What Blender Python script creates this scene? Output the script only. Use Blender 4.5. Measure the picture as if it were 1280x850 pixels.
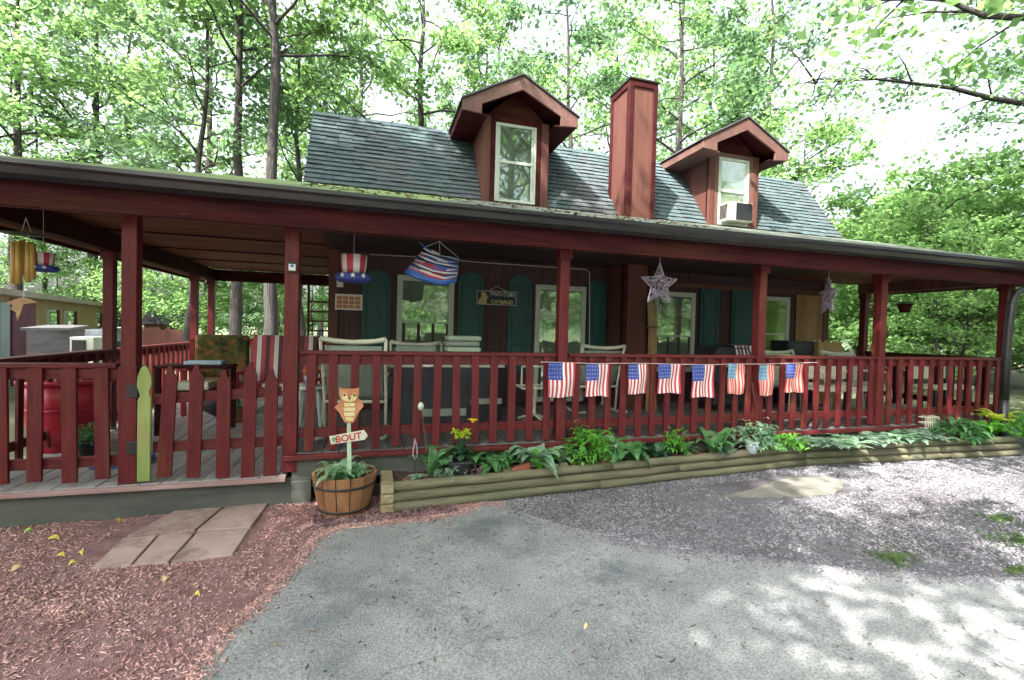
import bpy, bmesh, math, random
import numpy as np
from mathutils import Vector, Matrix
random.seed(7); RNG = np.random.default_rng(7)
SC = bpy.context.scene
for o in list(bpy.data.objects): bpy.data.objects.remove(o)
COL = SC.collection
R = math.radians
# ------------------------------------------------------------------ camera
CAMH = 1.57; FPX = 586.14
_y, _p, _r = R(16.518), R(-1.282), R(1.468)
_f = Vector((math.sin(_y), math.cos(_y), 0)); _rr = Vector((math.cos(_y), -math.sin(_y), 0)); _u = Vector((0, 0, 1))
CF = math.cos(_p)*_f + math.sin(_p)*_u; _u2 = -math.sin(_p)*_f + math.cos(_p)*_u
CR = math.cos(_r)*_rr + math.sin(_r)*_u2; CU = -math.sin(_r)*_rr + math.cos(_r)*_u2
cam_d = bpy.data.cameras.new('camera'); cam = bpy.data.objects.new('camera', cam_d); COL.objects.link(cam)
cam.matrix_world = Matrix(((CR.x, CU.x, -CF.x, 0), (CR.y, CU.y, -CF.y, 0), (CR.z, CU.z, -CF.z, CAMH), (0, 0, 0, 1)))
cam_d.sensor_width = 36; cam_d.lens = 36*FPX/1280; cam_d.clip_end = 2000; cam_d.clip_start = .05
SC.camera = cam
# ------------------------------------------------------------------ sky, sun, exposure
SUN_EL = 52; SUN_DIR = Vector((-.80, -.60, 0)).normalized()
w = bpy.data.worlds.new('World'); SC.world = w; w.use_nodes = True
nt = w.node_tree; sky = nt.nodes.new('ShaderNodeTexSky'); sky.sky_type = 'NISHITA'; sky.sun_disc = False
sky.sun_elevation = R(SUN_EL); sky.sun_rotation = math.atan2(SUN_DIR.x, SUN_DIR.y)
sky.air_density = 1.0; sky.dust_density = 8.0; sky.ozone_density = 1.0
bg = nt.nodes['Background']; bg.inputs[1].default_value = .15
hs_ = nt.nodes.new('ShaderNodeHueSaturation'); hs_.inputs['Saturation'].default_value = .45
nt.links.new(sky.outputs[0], hs_.inputs['Color']); nt.links.new(hs_.outputs[0], bg.inputs[0])
sd = bpy.data.lights.new('sun', 'SUN'); sun = bpy.data.objects.new('sun', sd); COL.objects.link(sun)
sd.energy = 3.6; sd.angle = R(.6); sd.color = (1, .95, .86)
S = Vector((SUN_DIR.x*math.cos(R(SUN_EL)), SUN_DIR.y*math.cos(R(SUN_EL)), math.sin(R(SUN_EL))))
sun.rotation_euler = S.to_track_quat('Z', 'Y').to_euler()
SC.view_settings.view_transform = 'Standard'; SC.view_settings.look = 'None'; SC.view_settings.gamma = 1
SC.view_settings.exposure = 2.42
SC.render.engine = 'CYCLES'
SC.cycles.max_bounces = 8; SC.cycles.diffuse_bounces = 4; SC.cycles.transparent_max_bounces = 8

# ------------------------------------------------------------------ helpers
def at(px, py, ax, val):
    """point of the world seen at a photo pixel, on the plane where coordinate ax equals val"""
    d = CF*FPX + CR*(px-640) - CU*(py-425); i = 'XYZ'.index(ax)
    o = (0, 0, CAMH); t = (val-o[i])/d[i]
    return Vector((t*d.x, t*d.y, CAMH+t*d.z))
def gz(x): return .013*x
def tag(o, label=None, cat=None, group=None, kind=None):
    if label: o['label'] = label
    if cat: o['category'] = cat
    if group: o['group'] = group
    if kind: o['kind'] = kind
    return o
def empty(name, loc=(0, 0, 0), rz=0):
    o = bpy.data.objects.new(name, None); COL.objects.link(o); o.location = loc; o.rotation_euler = (0, 0, rz)
    o.empty_display_size = .1; return o
def thing(name, label, cat, loc=(0, 0, 0), rz=0, group=None):
    return tag(empty(name, loc, rz), label, cat, group)
def part(o, parent):
    """parent a mesh built in world coordinates to a thing placed anywhere"""
    o.parent = parent
    m = Matrix.Identity(4); p = parent; chain = []
    while p is not None: chain.append(p); p = p.parent
    for q in reversed(chain):
        m = m @ q.matrix_parent_inverse @ q.matrix_basis
    o.matrix_parent_inverse = m.inverted(); return o
def copy_tree(o, parent=None):
    c = o.copy(); COL.objects.link(c); c.parent = parent
    for ch in o.children: copy_tree(ch, c)
    return c
class MB:
    def __init__(s): s.v = []; s.f = []; s.m = []; s.mi = 0
    def quadbox(s, P):
        n = len(s.v); s.v += [tuple(p) for p in P]
        for q in ((0,3,2,1),(4,5,6,7),(0,1,5,4),(1,2,6,5),(2,3,7,6),(3,0,4,7)):
            s.f.append(tuple(n+i for i in q)); s.m.append(s.mi)
        return s
    def box(s, x0, x1, y0, y1, z0, z1):
        return s.quadbox([(x0,y0,z0),(x1,y0,z0),(x1,y1,z0),(x0,y1,z0),(x0,y0,z1),(x1,y0,z1),(x1,y1,z1),(x0,y1,z1)])
    def beam(s, a, b, w, h, up=(0,0,1)):
        a = Vector(a); b = Vector(b); d = (b-a).normalized(); up = Vector(up)
        if abs(d.dot(up)) > .98: up = Vector((0, 1, 0))
        x = d.cross(up).normalized(); z = x.cross(d).normalized(); x *= w/2; z *= h/2
        return s.quadbox([a-x-z, a+x-z, b+x-z, b-x-z, a-x+z, a+x+z, b+x+z, b-x+z])
    def tube(s, pts, rad, n=8, cap=True):
        pts = [Vector(p) for p in pts]
        if not hasattr(rad, '__len__'): rad = [rad]*len(pts)
        base = len(s.v); ref = None
        for i, p in enumerate(pts):
            d = (pts[min(i+1, len(pts)-1)]-pts[max(i-1, 0)]).normalized()
            if ref is None: ref = Vector((0, 0, 1)) if abs(d.z) < .9 else Vector((1, 0, 0))
            x = d.cross(ref)
            if x.length < 1e-4: x = d.orthogonal()
            x.normalize(); y = d.cross(x).normalized(); ref = x.cross(d)
            for k in range(n):
                a = 2*math.pi*k/n; s.v.append(tuple(p + rad[i]*(math.cos(a)*x+math.sin(a)*y)))
        for i in range(len(pts)-1):
            for k in range(n):
                a = base+i*n+k; b = base+i*n+(k+1) % n
                s.f.append((a, b, b+n, a+n)); s.m.append(s.mi)
        if cap:
            s.f.append(tuple(base+k for k in reversed(range(n)))); s.m.append(s.mi)
            s.f.append(tuple(base+(len(pts)-1)*n+k for k in range(n))); s.m.append(s.mi)
        return s
    def lathe(s, c, prof, n=24, cap=True, sx=1, sy=1):
        base = len(s.v)
        for (r, z) in prof:
            for k in range(n):
                a = 2*math.pi*k/n; s.v.append((c[0]+sx*r*math.cos(a), c[1]+sy*r*math.sin(a), c[2]+z))
        for i in range(len(prof)-1):
            for k in range(n):
                a = base+i*n+k; b = base+i*n+(k+1) % n
                s.f.append((a, b, b+n, a+n)); s.m.append(s.mi)
        if cap:
            s.f.append(tuple(base+k for k in reversed(range(n)))); s.m.append(s.mi)
            s.f.append(tuple(base+(len(prof)-1)*n+k for k in range(n))); s.m.append(s.mi)
        return s
    def prism(s, poly, axis, a0, a1):
        """extrude a 2D polygon; axis 'Y': poly in (x,z); 'Z': (x,y); 'X': (y,z)"""
        def P(p, a):
            return (p[0], a, p[1]) if axis == 'Y' else ((p[0], p[1], a) if axis == 'Z' else (a, p[0], p[1]))
        n = len(s.v); k = len(poly)
        s.v += [P(p, a0) for p in poly] + [P(p, a1) for p in poly]
        s.f.append(tuple(n+i for i in range(k))); s.m.append(s.mi)
        s.f.append(tuple(n+k+i for i in reversed(range(k)))); s.m.append(s.mi)
        for i in range(k):
            j = (i+1) % k; s.f.append((n+i, n+k+i, n+k+j, n+j)); s.m.append(s.mi)
        return s
    def strip(s, A, B):
        """ruled surface between two polylines"""
        n = len(s.v); k = len(A); s.v += [tuple(p) for p in A] + [tuple(p) for p in B]
        for i in range(k-1): s.f.append((n+i, n+i+1, n+k+i+1, n+k+i)); s.m.append(s.mi)
        return s
    def ico(s, c, r, sub=1, sq=(1, 1, 1), jit=0):
        bm = bmesh.new(); bmesh.ops.create_icosphere(bm, subdivisions=sub, radius=1)
        n = len(s.v)
        for v in bm.verts:
            k = r*(1+random.uniform(-jit, jit)); s.v.append((c[0]+v.co.x*k*sq[0], c[1]+v.co.y*k*sq[1], c[2]+v.co.z*k*sq[2]))
        for f in bm.faces: s.f.append(tuple(n+v.index for v in f.verts)); s.m.append(s.mi)
        bm.free(); return s
    def build(s, name, mats, parent=None, smooth=False, bevel=0, fixn=True, solid=0):
        me = bpy.data.meshes.new(name); me.from_pydata(s.v, [], s.f)
        if not isinstance(mats, (list, tuple)): mats = [mats]
        for m in mats: me.materials.append(m)
        me.polygons.foreach_set('material_index', s.m)
        if fixn:
            bm = bmesh.new(); bm.from_mesh(me); bmesh.ops.recalc_face_normals(bm, faces=bm.faces); bm.to_mesh(me); bm.free()
        if smooth:
            me.polygons.foreach_set('use_smooth', [True]*len(me.polygons))
        me.update()
        o = bpy.data.objects.new(name, me); COL.objects.link(o)
        if solid:
            sm = o.modifiers.new('thickness', 'SOLIDIFY'); sm.thickness = solid; sm.offset = 0
        if bevel:
            b = o.modifiers.new('bevel', 'BEVEL'); b.width = bevel; b.segments = 2; b.limit_method = 'ANGLE'; b.angle_limit = R(40)
        if parent: part(o, parent)
        return o
def npmesh(name, V, F, mat, parent=None, att=None, smooth=False):
    """V (n,3), F (m,k) numpy arrays -> object"""
    me = bpy.data.meshes.new(name); k = F.shape[1]
    me.vertices.add(len(V)); me.vertices.foreach_set('co', V.astype(np.float32).ravel())
    me.loops.add(F.size); me.loops.foreach_set('vertex_index', F.astype(np.int32).ravel())
    me.polygons.add(len(F)); me.polygons.foreach_set('loop_start', (np.arange(len(F))*k).astype(np.int32))
    me.polygons.foreach_set('loop_total', np.full(len(F), k, np.int32))
    if smooth: me.polygons.foreach_set('use_smooth', np.ones(len(F), bool))
    if att is not None:
        a = me.attributes.new('tint', 'FLOAT', 'FACE'); a.data.foreach_set('value', att.astype(np.float32))
    me.materials.append(mat); me.update(calc_edges=True)
    o = bpy.data.objects.new(name, me); COL.objects.link(o)
    if parent: part(o, parent)
    return o
# ------------------------------------------------------------------ materials
MATS = {}
def mat(name, c1, c2=None, scale=6, rough=.6, bump=.15, bscale=60, stretch=(1, 1, 1), metal=0, c3=None, s3=2, spec=.5, trans=0, tint=0, detail=6, island=False, coat=0, dist=.01, wear=None, wt=.64, cracks=False):
    m = bpy.data.materials.new(name); m.use_nodes = True; n = m.node_tree.nodes; L = m.node_tree.links
    b = n['Principled BSDF']; b.inputs['Roughness'].default_value = rough; b.inputs['Metallic'].default_value = metal
    b.inputs['Specular IOR Level'].default_value = spec; b.inputs['Coat Weight'].default_value = coat
    tc = n.new('ShaderNodeTexCoord'); oi = n.new('ShaderNodeObjectInfo')
    mul = n.new('ShaderNodeMath'); mul.operation = 'MULTIPLY'; mul.inputs[1].default_value = 37; L.new(oi.outputs['Random'], mul.inputs[0])
    add = n.new('ShaderNodeVectorMath'); add.operation = 'ADD'; L.new(tc.outputs['Object'], add.inputs[0]); L.new(mul.outputs[0], add.inputs[1])
    mp = n.new('ShaderNodeMapping'); mp.inputs['Scale'].default_value = stretch; L.new(add.outputs[0], mp.inputs[0])
    col = None
    if c2 is not None:
        t = n.new('ShaderNodeTexNoise'); t.inputs['Scale'].default_value = scale; t.inputs['Detail'].default_value = detail; t.inputs['Roughness'].default_value = .65
        L.new(mp.outputs[0], t.inputs[0])
        cr = n.new('ShaderNodeValToRGB'); cr.color_ramp.elements[0].position = .34; cr.color_ramp.elements[1].position = .66
        cr.color_ramp.elements[0].color = (*c1, 1); cr.color_ramp.elements[1].color = (*c2, 1); L.new(t.outputs[0], cr.inputs[0]); col = cr.outputs[0]
        if c3 is not None:
            t3 = n.new('ShaderNodeTexNoise'); t3.inputs['Scale'].default_value = s3; t3.inputs['Detail'].default_value = 8; t3.inputs['Roughness'].default_value = .7
            L.new(mp.outputs[0], t3.inputs[0])
            r3 = n.new('ShaderNodeValToRGB'); r3.color_ramp.elements[0].position = .5; r3.color_ramp.elements[1].position = .68; L.new(t3.outputs[0], r3.inputs[0])
            mx = n.new('ShaderNodeMix'); mx.data_type = 'RGBA'; L.new(r3.outputs[0], mx.inputs[0]); L.new(col, mx.inputs[6]); mx.inputs[7].default_value = (*c3, 1); col = mx.outputs[2]
    if wear is not None:
        t4 = n.new('ShaderNodeTexNoise'); t4.inputs['Scale'].default_value = 11; t4.inputs['Detail'].default_value = 12; t4.inputs['Roughness'].default_value = .72
        L.new(mp.outputs[0], t4.inputs[0]); r4 = n.new('ShaderNodeValToRGB'); r4.color_ramp.elements[0].position = wt; r4.color_ramp.elements[1].position = wt+.025; L.new(t4.outputs[0], r4.inputs[0])
        mx = n.new('ShaderNodeMix'); mx.data_type = 'RGBA'; L.new(r4.outputs[0], mx.inputs[0]); L.new(col, mx.inputs[6]); mx.inputs[7].default_value = (*wear, 1); col = mx.outputs[2]
    if cracks:
        tw = n.new('ShaderNodeTexNoise'); tw.inputs['Scale'].default_value = 3; tw.inputs['Detail'].default_value = 6; L.new(mp.outputs[0], tw.inputs[0])
        ws = n.new('ShaderNodeVectorMath'); ws.operation = 'SCALE'; ws.inputs['Scale'].default_value = .5; L.new(tw.outputs['Color'], ws.inputs[0])
        wa = n.new('ShaderNodeVectorMath'); L.new(mp.outputs[0], wa.inputs[0]); L.new(ws.outputs[0], wa.inputs[1])
        vo = n.new('ShaderNodeTexVoronoi'); vo.feature = 'DISTANCE_TO_EDGE'; vo.inputs['Scale'].default_value = .34; L.new(wa.outputs[0], vo.inputs[0])
        rc = n.new('ShaderNodeValToRGB'); rc.color_ramp.elements[0].position = .001; rc.color_ramp.elements[1].position = .005; rc.color_ramp.elements[0].color = (.74, .74, .74, 1); L.new(vo.outputs[0], rc.inputs[0])
        sp_ = n.new('ShaderNodeTexNoise'); sp_.inputs['Scale'].default_value = 85; sp_.inputs['Detail'].default_value = 3; L.new(mp.outputs[0], sp_.inputs[0])
        rs_ = n.new('ShaderNodeValToRGB'); rs_.color_ramp.elements[0].position = .36; rs_.color_ramp.elements[1].position = .62; rs_.color_ramp.elements[0].color = (.62, .62, .62, 1); rs_.color_ramp.elements[1].color = (1.12, 1.12, 1.12, 1); L.new(sp_.outputs[0], rs_.inputs[0])
        for q in (rc, rs_):
            mx = n.new('ShaderNodeMix'); mx.data_type = 'RGBA'; mx.blend_type = 'MULTIPLY'; mx.inputs[0].default_value = 1; L.new(col, mx.inputs[6]); L.new(q.outputs[0], mx.inputs[7]); col = mx.outputs[2]
    if tint or island:
        if island:
            g = n.new('ShaderNodeNewGeometry'); src = g.outputs['Random Per Island']
        else:
            g = n.new('ShaderNodeAttribute'); g.attribute_name = 'tint'; src = g.outputs['Fac']
        mr = n.new('ShaderNodeMapRange'); mr.inputs[3].default_value = 1-(tint or .3); mr.inputs[4].default_value = 1+(tint or .3); L.new(src, mr.inputs[0])
        vm = n.new('ShaderNodeVectorMath'); vm.operation = 'SCALE'; L.new(mr.outputs[0], vm.inputs['Scale'])
        if col is None: vm.inputs[0].default_value = c1
        else: L.new(col, vm.inputs[0])
        col = vm.outputs[0]
    if col is None: b.inputs['Base Color'].default_value = (*c1, 1)
    else: L.new(col, b.inputs['Base Color'])
    if bump:
        tb = n.new('ShaderNodeTexNoise'); tb.inputs['Scale'].default_value = bscale; tb.inputs['Detail'].default_value = 5; L.new(mp.outputs[0], tb.inputs[0])
        bp = n.new('ShaderNodeBump'); bp.inputs['Strength'].default_value = bump; bp.inputs['Distance'].default_value = dist; L.new(tb.outputs[0], bp.inputs['Height']); L.new(bp.outputs[0], b.inputs['Normal'])
    if trans:
        tr = n.new('ShaderNodeBsdfTranslucent'); ms = n.new('ShaderNodeMixShader'); ms.inputs[0].default_value = trans
        if col is None: tr.inputs[0].default_value = (*c1, 1)
        else:
            hs = n.new('ShaderNodeHueSaturation'); hs.inputs['Hue'].default_value = .490; hs.inputs['Saturation'].default_value = .95; hs.inputs['Value'].default_value = 2.2
            L.new(col, hs.inputs['Color']); L.new(hs.outputs[0], tr.inputs[0])
        L.new(b.outputs[0], ms.inputs[1]); L.new(tr.outputs[0], ms.inputs[2]); L.new(ms.outputs[0], n['Material Output'].inputs[0])
    MATS[name] = m; return m
G = (1, 1, .12)   # grain along z
RED = mat('red_paint', (.080, .006, .012), (.130, .015, .018), 7, .5, .35, 30, (3, 3, .35), c3=(.115, .038, .022), s3=3, spec=.3, wear=(.16, .10, .085), wt=.66)
REDX = mat('red_paint_lengthwise', (.075, .006, .012), (.125, .016, .018), 7, .5, .35, 30, (.3, 3, 3), c3=(.105, .035, .022), s3=3, spec=.3, wear=(.16, .10, .085), wt=.66)
REDD = mat('dark_red_trim', (.026, .004, .007), (.060, .010, .012), 5, .7, .3, 30, (.3, 3, 3), c3=(.060, .022, .012), s3=2, spec=.12, wear=(.09, .045, .03), wt=.63)
SIDE = mat('dark_red_siding', (.034, .011, .016), (.058, .019, .024), 4, .6, .4, 40, (3, 3, .3))
BROWN = mat('weathered_red_brown', (.088, .033, .027), (.145, .060, .044), 5, .6, .4, 40, (3, 3, .3), c3=(.080, .022, .024), s3=2.5, spec=.3)
GUT = mat('dark_gutter', (.010, .009, .013), (.026, .023, .029), 3, .22, .1, 20, (.3, 2, 2), spec=.6)
GABLE = mat('dormer_fascia', (.100, .048, .044), (.155, .082, .068), 5, .6, .4, 40, c3=(.17, .06, .06), s3=3)
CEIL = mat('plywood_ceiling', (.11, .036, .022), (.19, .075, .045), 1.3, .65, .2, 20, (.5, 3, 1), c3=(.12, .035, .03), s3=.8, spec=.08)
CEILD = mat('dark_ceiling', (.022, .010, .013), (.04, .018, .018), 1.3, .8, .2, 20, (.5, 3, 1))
DECKM = mat('shaded_porch_boards', (.10, .09, .095), (.18, .165, .17), 5, .65, .4, 40, (4, .4, 1))  # deck boards darkened: wet tone and porch shade put into the colour
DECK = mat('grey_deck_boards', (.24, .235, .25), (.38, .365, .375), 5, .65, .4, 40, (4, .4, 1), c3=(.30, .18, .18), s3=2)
DECKR = mat('deck_edge_paint', (.25, .14, .15), (.40, .27, .28), 5, .6, .3, 40, (.3, 3, 3))
SKIRT = mat('grey_green_skirt', (.055, .060, .055), (.11, .115, .105), 3, .7, .3, 30, (.4, 2, 2))
SHING = mat('shingles', (.048, .076, .083), (.082, .112, .120), 5, .95, .5, 120, c3=(.080, .082, .092), s3=1.2, island=True, tint=.13, spec=.2)
MOSSR = mat('mossy_roofing', (.11, .19, .045), (.22, .28, .11), 4, .9, .6, 60, c3=(.09, .10, .10), s3=1.5)
TEAL = mat('teal_shutter', (.006, .048, .056), (.013, .078, .082), 3, .5, .2, 40, (2, 2, .4))
WHITE = mat('white_vinyl', (.42, .48, .43), (.52, .57, .52), 3, .4, .05)
PANE = mat('window_pane', (.22, .30, .22), (.34, .42, .33), 3.5, .03, .02, 1.5, metal=.55, c3=(.40, .48, .38), s3=5, spec=1, coat=1, detail=12, dist=.02)
PANED = mat('dark_window_pane', (.12, .17, .15), (.24, .30, .27), 4, .03, .02, 1.5, metal=.6, spec=1, coat=1)
PANEG = mat('green_reflection_pane', (.12, .26, .05), (.22, .38, .11), 2.5, .06, .05, 1.5, (1, 1, 4), spec=1, coat=1, dist=.02)  # bright green reflection put into the pane's own colour
PLY = mat('plywood_golden', (.24, .12, .048), (.36, .20, .085), 3, .6, .3, 40, (3, 3, .3), c3=(.18, .08, .04), s3=2)
TIMB = mat('landscape_timber', (.085, .085, .052), (.20, .18, .12), 6, .8, .6, 40, (.4, 3, 3), c3=(.042, .058, .026), s3=3)
TENDS = mat('timber_end_grain', (.20, .17, .10), (.36, .30, .19), 14, .85, .8, 30)
TUBW = mat('barrel_oak', (.20, .085, .036), (.33, .17, .085), 6, .6, .4, 40, (3, 3, .3), c3=(.20, .09, .06), s3=3, island=True, tint=.18)
HOOP = mat('black_hoop', (.02, .018, .02), None, rough=.5, bump=0)
SOIL = mat('dark_soil', (.045, .025, .02), (.12, .06, .05), 30, .95, 1, 90, dist=.03)
MULCH = mat('mulch_floor', (.20, .10, .105), (.40, .24, .245), 24, .95, 1, 120, c3=(.18, .09, .08), s3=6, dist=.02)
CHIP = mat('mulch_chip', (.38, .20, .19), (.56, .36, .34), 3, .9, .2, 60, tint=.6)
PAVER = mat('pink_paver', (.34, .24, .225), (.46, .34, .32), 4, .85, .5, 120, c3=(.17, .115, .11), s3=3)
GRAV = mat('gravel_ground', (.088, .085, .103), (.215, .21, .24), 45, .95, 1, 160, c3=(.085, .065, .078), s3=1.2, dist=.02)
PEB = mat('gravel_stone', (.150, .145, .172), (.27, .265, .30), 3, .85, .2, 60, tint=.5)
ASPH = mat('driveway_concrete', (.205, .215, .228), (.315, .325, .335), 2.6, .9, .9, 130, c3=(.125, .145, .165), s3=1.6, dist=.008, detail=14, cracks=True)
BARK = mat('grey_bark', (.018, .014, .016), (.062, .052, .055), 8, .95, 1, 14, (3, 3, .4), c3=(.07, .08, .06), s3=2, dist=.05)
LEAFA = mat('leaves_green', (.055, .115, .035), (.10, .185, .05), .5, .5, 0, tint=.45, trans=.55, spec=.3)
LEAFB = mat('leaves_cool', (.050, .105, .050), (.085, .16, .07), .5, .5, 0, tint=.45, trans=.5, spec=.3)
LEAFC = mat('leaves_lime', (.075, .155, .045), (.125, .225, .075), .5, .5, 0, tint=.4, trans=.6, spec=.3)
FLOOR = mat('forest_floor', (.05, .06, .03), (.12, .12, .07), 1.5, .95, .8, 8)
BLACK = mat('black_plastic', (.015, .016, .02), (.035, .035, .042), 4, .4, .1)
BLACKC = mat('black_cover', (.012, .014, .02), (.03, .03, .04), 3, .55, .3, 12)
CREAM = mat('cream_metal', (.55, .54, .44), (.68, .67, .57), 4, .4, .05)
SLING = mat('grey_sling', (.22, .25, .22), (.30, .33, .29), 90, .7, .2, 200)
PALEG = mat('pale_green_cushion', (.30, .38, .30), (.42, .50, .41), 3, .8, .3, 60)
REDP = mat('red_plastic', (.32, .012, .030), (.42, .02, .04), 2, .35, .03)
REDW = mat('bright_red_wood', (.34, .02, .035), (.44, .035, .05), 5, .5, .2, 40)
BAMB = mat('bamboo', (.42, .26, .06), (.58, .38, .12), 5, .5, .1, 40, (3, 3, .3))
LIMEP = mat('lime_picket_paint', (.20, .28, .07), (.34, .38, .15), 4, .55, .3, 40, (3, 3, .4), c3=(.34, .28, .14), s3=3)
BLUE = mat('flag_blue', (.03, .05, .26), (.05, .08, .34), 8, .7, .1)
FRED = mat('flag_red', (.42, .03, .06), (.52, .06, .09), 8, .7, .1)
FWHT = mat('flag_white', (.72, .68, .68), None, rough=.7, bump=0)
FTAN = mat('faded_flag_tan', (.50, .33, .25), (.60, .42, .32), 6, .7, .1)
FFADE = mat('faded_flag_blue', (.10, .22, .36), (.16, .30, .44), 6, .7, .1)
SILV = mat('silver_purple_metal', (.30, .22, .34), (.60, .54, .64), 8, .35, .1, metal=.5)
SAILB = mat('sail_blue', (.03, .10, .42), (.06, .18, .55), 8, .5, .1)
STRING = mat('white_cord', (.6, .55, .55), None, bump=0)
# ------------------------------------------------------------------ the ground
def sheet(name, poly, dz, m, jit=0, seg=.08, kind='structure'):
    """thin slab following the tilted ground, outline roughened"""
    rnd = random.Random(name); P = []
    for i in range(len(poly)):
        a = Vector(poly[i]); b = Vector(poly[(i+1) % len(poly)])
        k = max(1, int((b-a).length/seg)) if jit else 1
        for j in range(k):
            p = a.lerp(b, j/k)
            P.append((p.x+rnd.uniform(-jit, jit), p.y+rnd.uniform(-jit, jit)))
    bm = bmesh.new(); vs = [bm.verts.new((x, y, gz(x)+dz)) for x, y in P]
    bm.faces.new(vs); bmesh.ops.triangulate(bm, faces=bm.faces)
    lo = [bm.verts.new((x, y, gz(x)-.02)) for x, y in P]
    for i in range(len(vs)):
        j = (i+1) % len(vs); bm.faces.new((vs[i], lo[i], lo[j], vs[j]))
    bmesh.ops.recalc_face_normals(bm, faces=bm.faces)
    me = bpy.data.meshes.new(name); bm.to_mesh(me); bm.free(); me.materials.append(m)
    o = bpy.data.objects.new(name, me); COL.objects.link(o)
    if kind: o['kind'] = kind
    return o
g = MB(); g.v = [(-400, -400, -5.2), (400, -400, 5.2), (400, 400, 5.2), (-400, 400, -5.2)]; g.f = [(0, 1, 2, 3)]; g.m = [0]
tag(g.build('ground', FLOOR), kind='structure')
sheet('gravel_yard', [(-9, -6), (14, -6), (14, 5.2), (9.6, 5.2), (9.6, 4.6), (-9, 4.6)], .004, GRAV)
mul = [(-9, -4), (-1.0, -4), (-.95, 1), (-.74, 2.2), (-.72, 2.59), (-.57, 2.95), (-.43, 3.46), (-.38, 3.74), (-.19, 3.86), (.24, 3.86), (.63, 3.86), (.95, 4.0), (1.1, 4.1), (1.1, 4.44), (-3.5, 4.44), (-9, 4.44)]
sheet('mulch_yard', mul, .008, MULCH, .012)
drv = [(-.93, -4), (-.92, 1), (-.76, 2.2), (-.74, 2.59), (-.59, 2.95), (-.45, 3.46), (-.40, 3.72), (-.19, 3.84), (.24, 3.84), (.63, 3.86), (.94, 4.03), (1.16, 3.98), (1.26, 3.63), (1.53, 3.29), (1.86, 2.92), (2.35, 2.66), (2.76, 2.42), (3.06, 2.24), (3.4, 2.08), (4.0, 1.88), (7, 1.2), (12, .2), (12, -4)]
sheet('driveway', drv, .016, ASPH, .014, .06)
sheet('concrete_patch', [(3.15, 3.62), (3.6, 3.72), (4.3, 3.92), (4.75, 3.82), (4.7, 3.62), (4.25, 3.38), (3.95, 3.42), (3.6, 3.5)], .012, mat('pale_concrete', (.13, .13, .115), (.20, .195, .175), 4, .9, .4, 90), .02, .05)
def inpoly(P, poly):
    x, y = P[:, 0], P[:, 1]; ins = np.zeros(len(P), bool); j = len(poly)-1
    for i in range(len(poly)):
        xi, yi = poly[i]; xj, yj = poly[j]
        c = ((yi > y) != (yj > y)) & (x < (xj-xi)*(y-yi)/(yj-yi+1e-12)+xi); ins ^= c; j = i
    return ins
def chips(name, P, z, L, W, T, m, kind='stuff', label=None, tilt=.35):
    n = len(P); a = RNG.uniform(0, 2*np.pi, n); l = (L[0]+(L[1]-L[0])*RNG.beta(1.3, 2.2, n)*1.5)/2; wd = RNG.uniform(*W, n)/2; t = RNG.uniform(*T, n)/2
    B = np.array([(-1,-1,-1),(1,-1,-1),(1,1,-1),(-1,1,-1),(-1,-1,1),(1,-1,1),(1,1,1),(-1,1,1)], float)
    B = np.repeat(B[None], n, 0); B += RNG.uniform(-.28, .28, B.shape)
    B *= np.stack([l, wd, t], 1)[:, None, :]
    pt = RNG.normal(0, tilt, n)[:, None]; B[:, :, 2] += B[:, :, 0]*np.sin(pt)
    c, s = np.cos(a)[:, None], np.sin(a)[:, None]
    X = B[:, :, 0]*c-B[:, :, 1]*s; Y = B[:, :, 0]*s+B[:, :, 1]*c
    V = np.stack([X+P[:, :1], Y+P[:, 1:2], B[:, :, 2]+(z+t+RNG.uniform(0, .006, n))[:, None]], 2).reshape(-1, 3)
    F = np.array([(0,3,2,1),(4,5,6,7),(0,1,5,4),(1,2,6,5),(2,3,7,6),(3,0,4,7)])
    F = (F[None]+8*np.arange(n)[:, None, None]).reshape(-1, 4)
    o = npmesh(name, V, F, m, att=np.repeat(RNG.uniform(0, 1, n), 6)); tag(o, label, None, None, kind); return o
pav = [[at(*p, 'Z', 0) for p in q] for q in (
    [(157, 671), (233, 631), (286, 628), (243, 664)], [(246, 664), (289, 628), (338, 627), (313, 661)],
    [(113, 711), (154, 673), (197, 669), (163, 707)], [(166, 707), (200, 669), (243, 667), (210, 704)], [(213, 704), (246, 667), (312, 663), (291, 695)])]
P = RNG.uniform((-6, .8), (1.1, 4.44), (90000, 2))
keep = inpoly(P, mul) & (RNG.uniform(0, 1, len(P)) < .58+.42*np.sin(P[:, 0]*5+2*np.sin(P[:, 1]*4))*np.cos(P[:, 1]*6+P[:, 0]*2))
pvh = [(-1.92, 3.66), (-1.72, 4.46), (-.78, 4.46), (-.84, 3.66)]
keep &= ~inpoly(P, pvh); P = P[keep]
chips('wood_chips', P, gz(P[:, 0])+.006, (.007, .028), (.003, .008), (.002, .006), CHIP, label='pinkish wood mulch chips covering the yard left of the driveway')
P = RNG.uniform((.6, .8), (11, 4.6), (170000, 2))
keep = ~inpoly(P, drv) & ~inpoly(P, mul) & ((P[:, 1] < 4.2) | (P[:, 0] > 9)) & ~inpoly(P, [(3.2, 3.4), (3.2, 3.95), (4.7, 3.95), (4.7, 3.4)]) & (RNG.uniform(0, 1, len(P)) < .62+.38*np.sin(P[:, 0]*2.1+np.sin(P[:, 1]*3)*1.3)*np.cos(P[:, 1]*2.7+P[:, 0])); P = P[keep]
chips('gravel_stones', P, gz(P[:, 0])+.001, (.006, .020), (.005, .015), (.003, .009), PEB, label='loose purplish grey gravel right of the driveway', tilt=.15)
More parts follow.
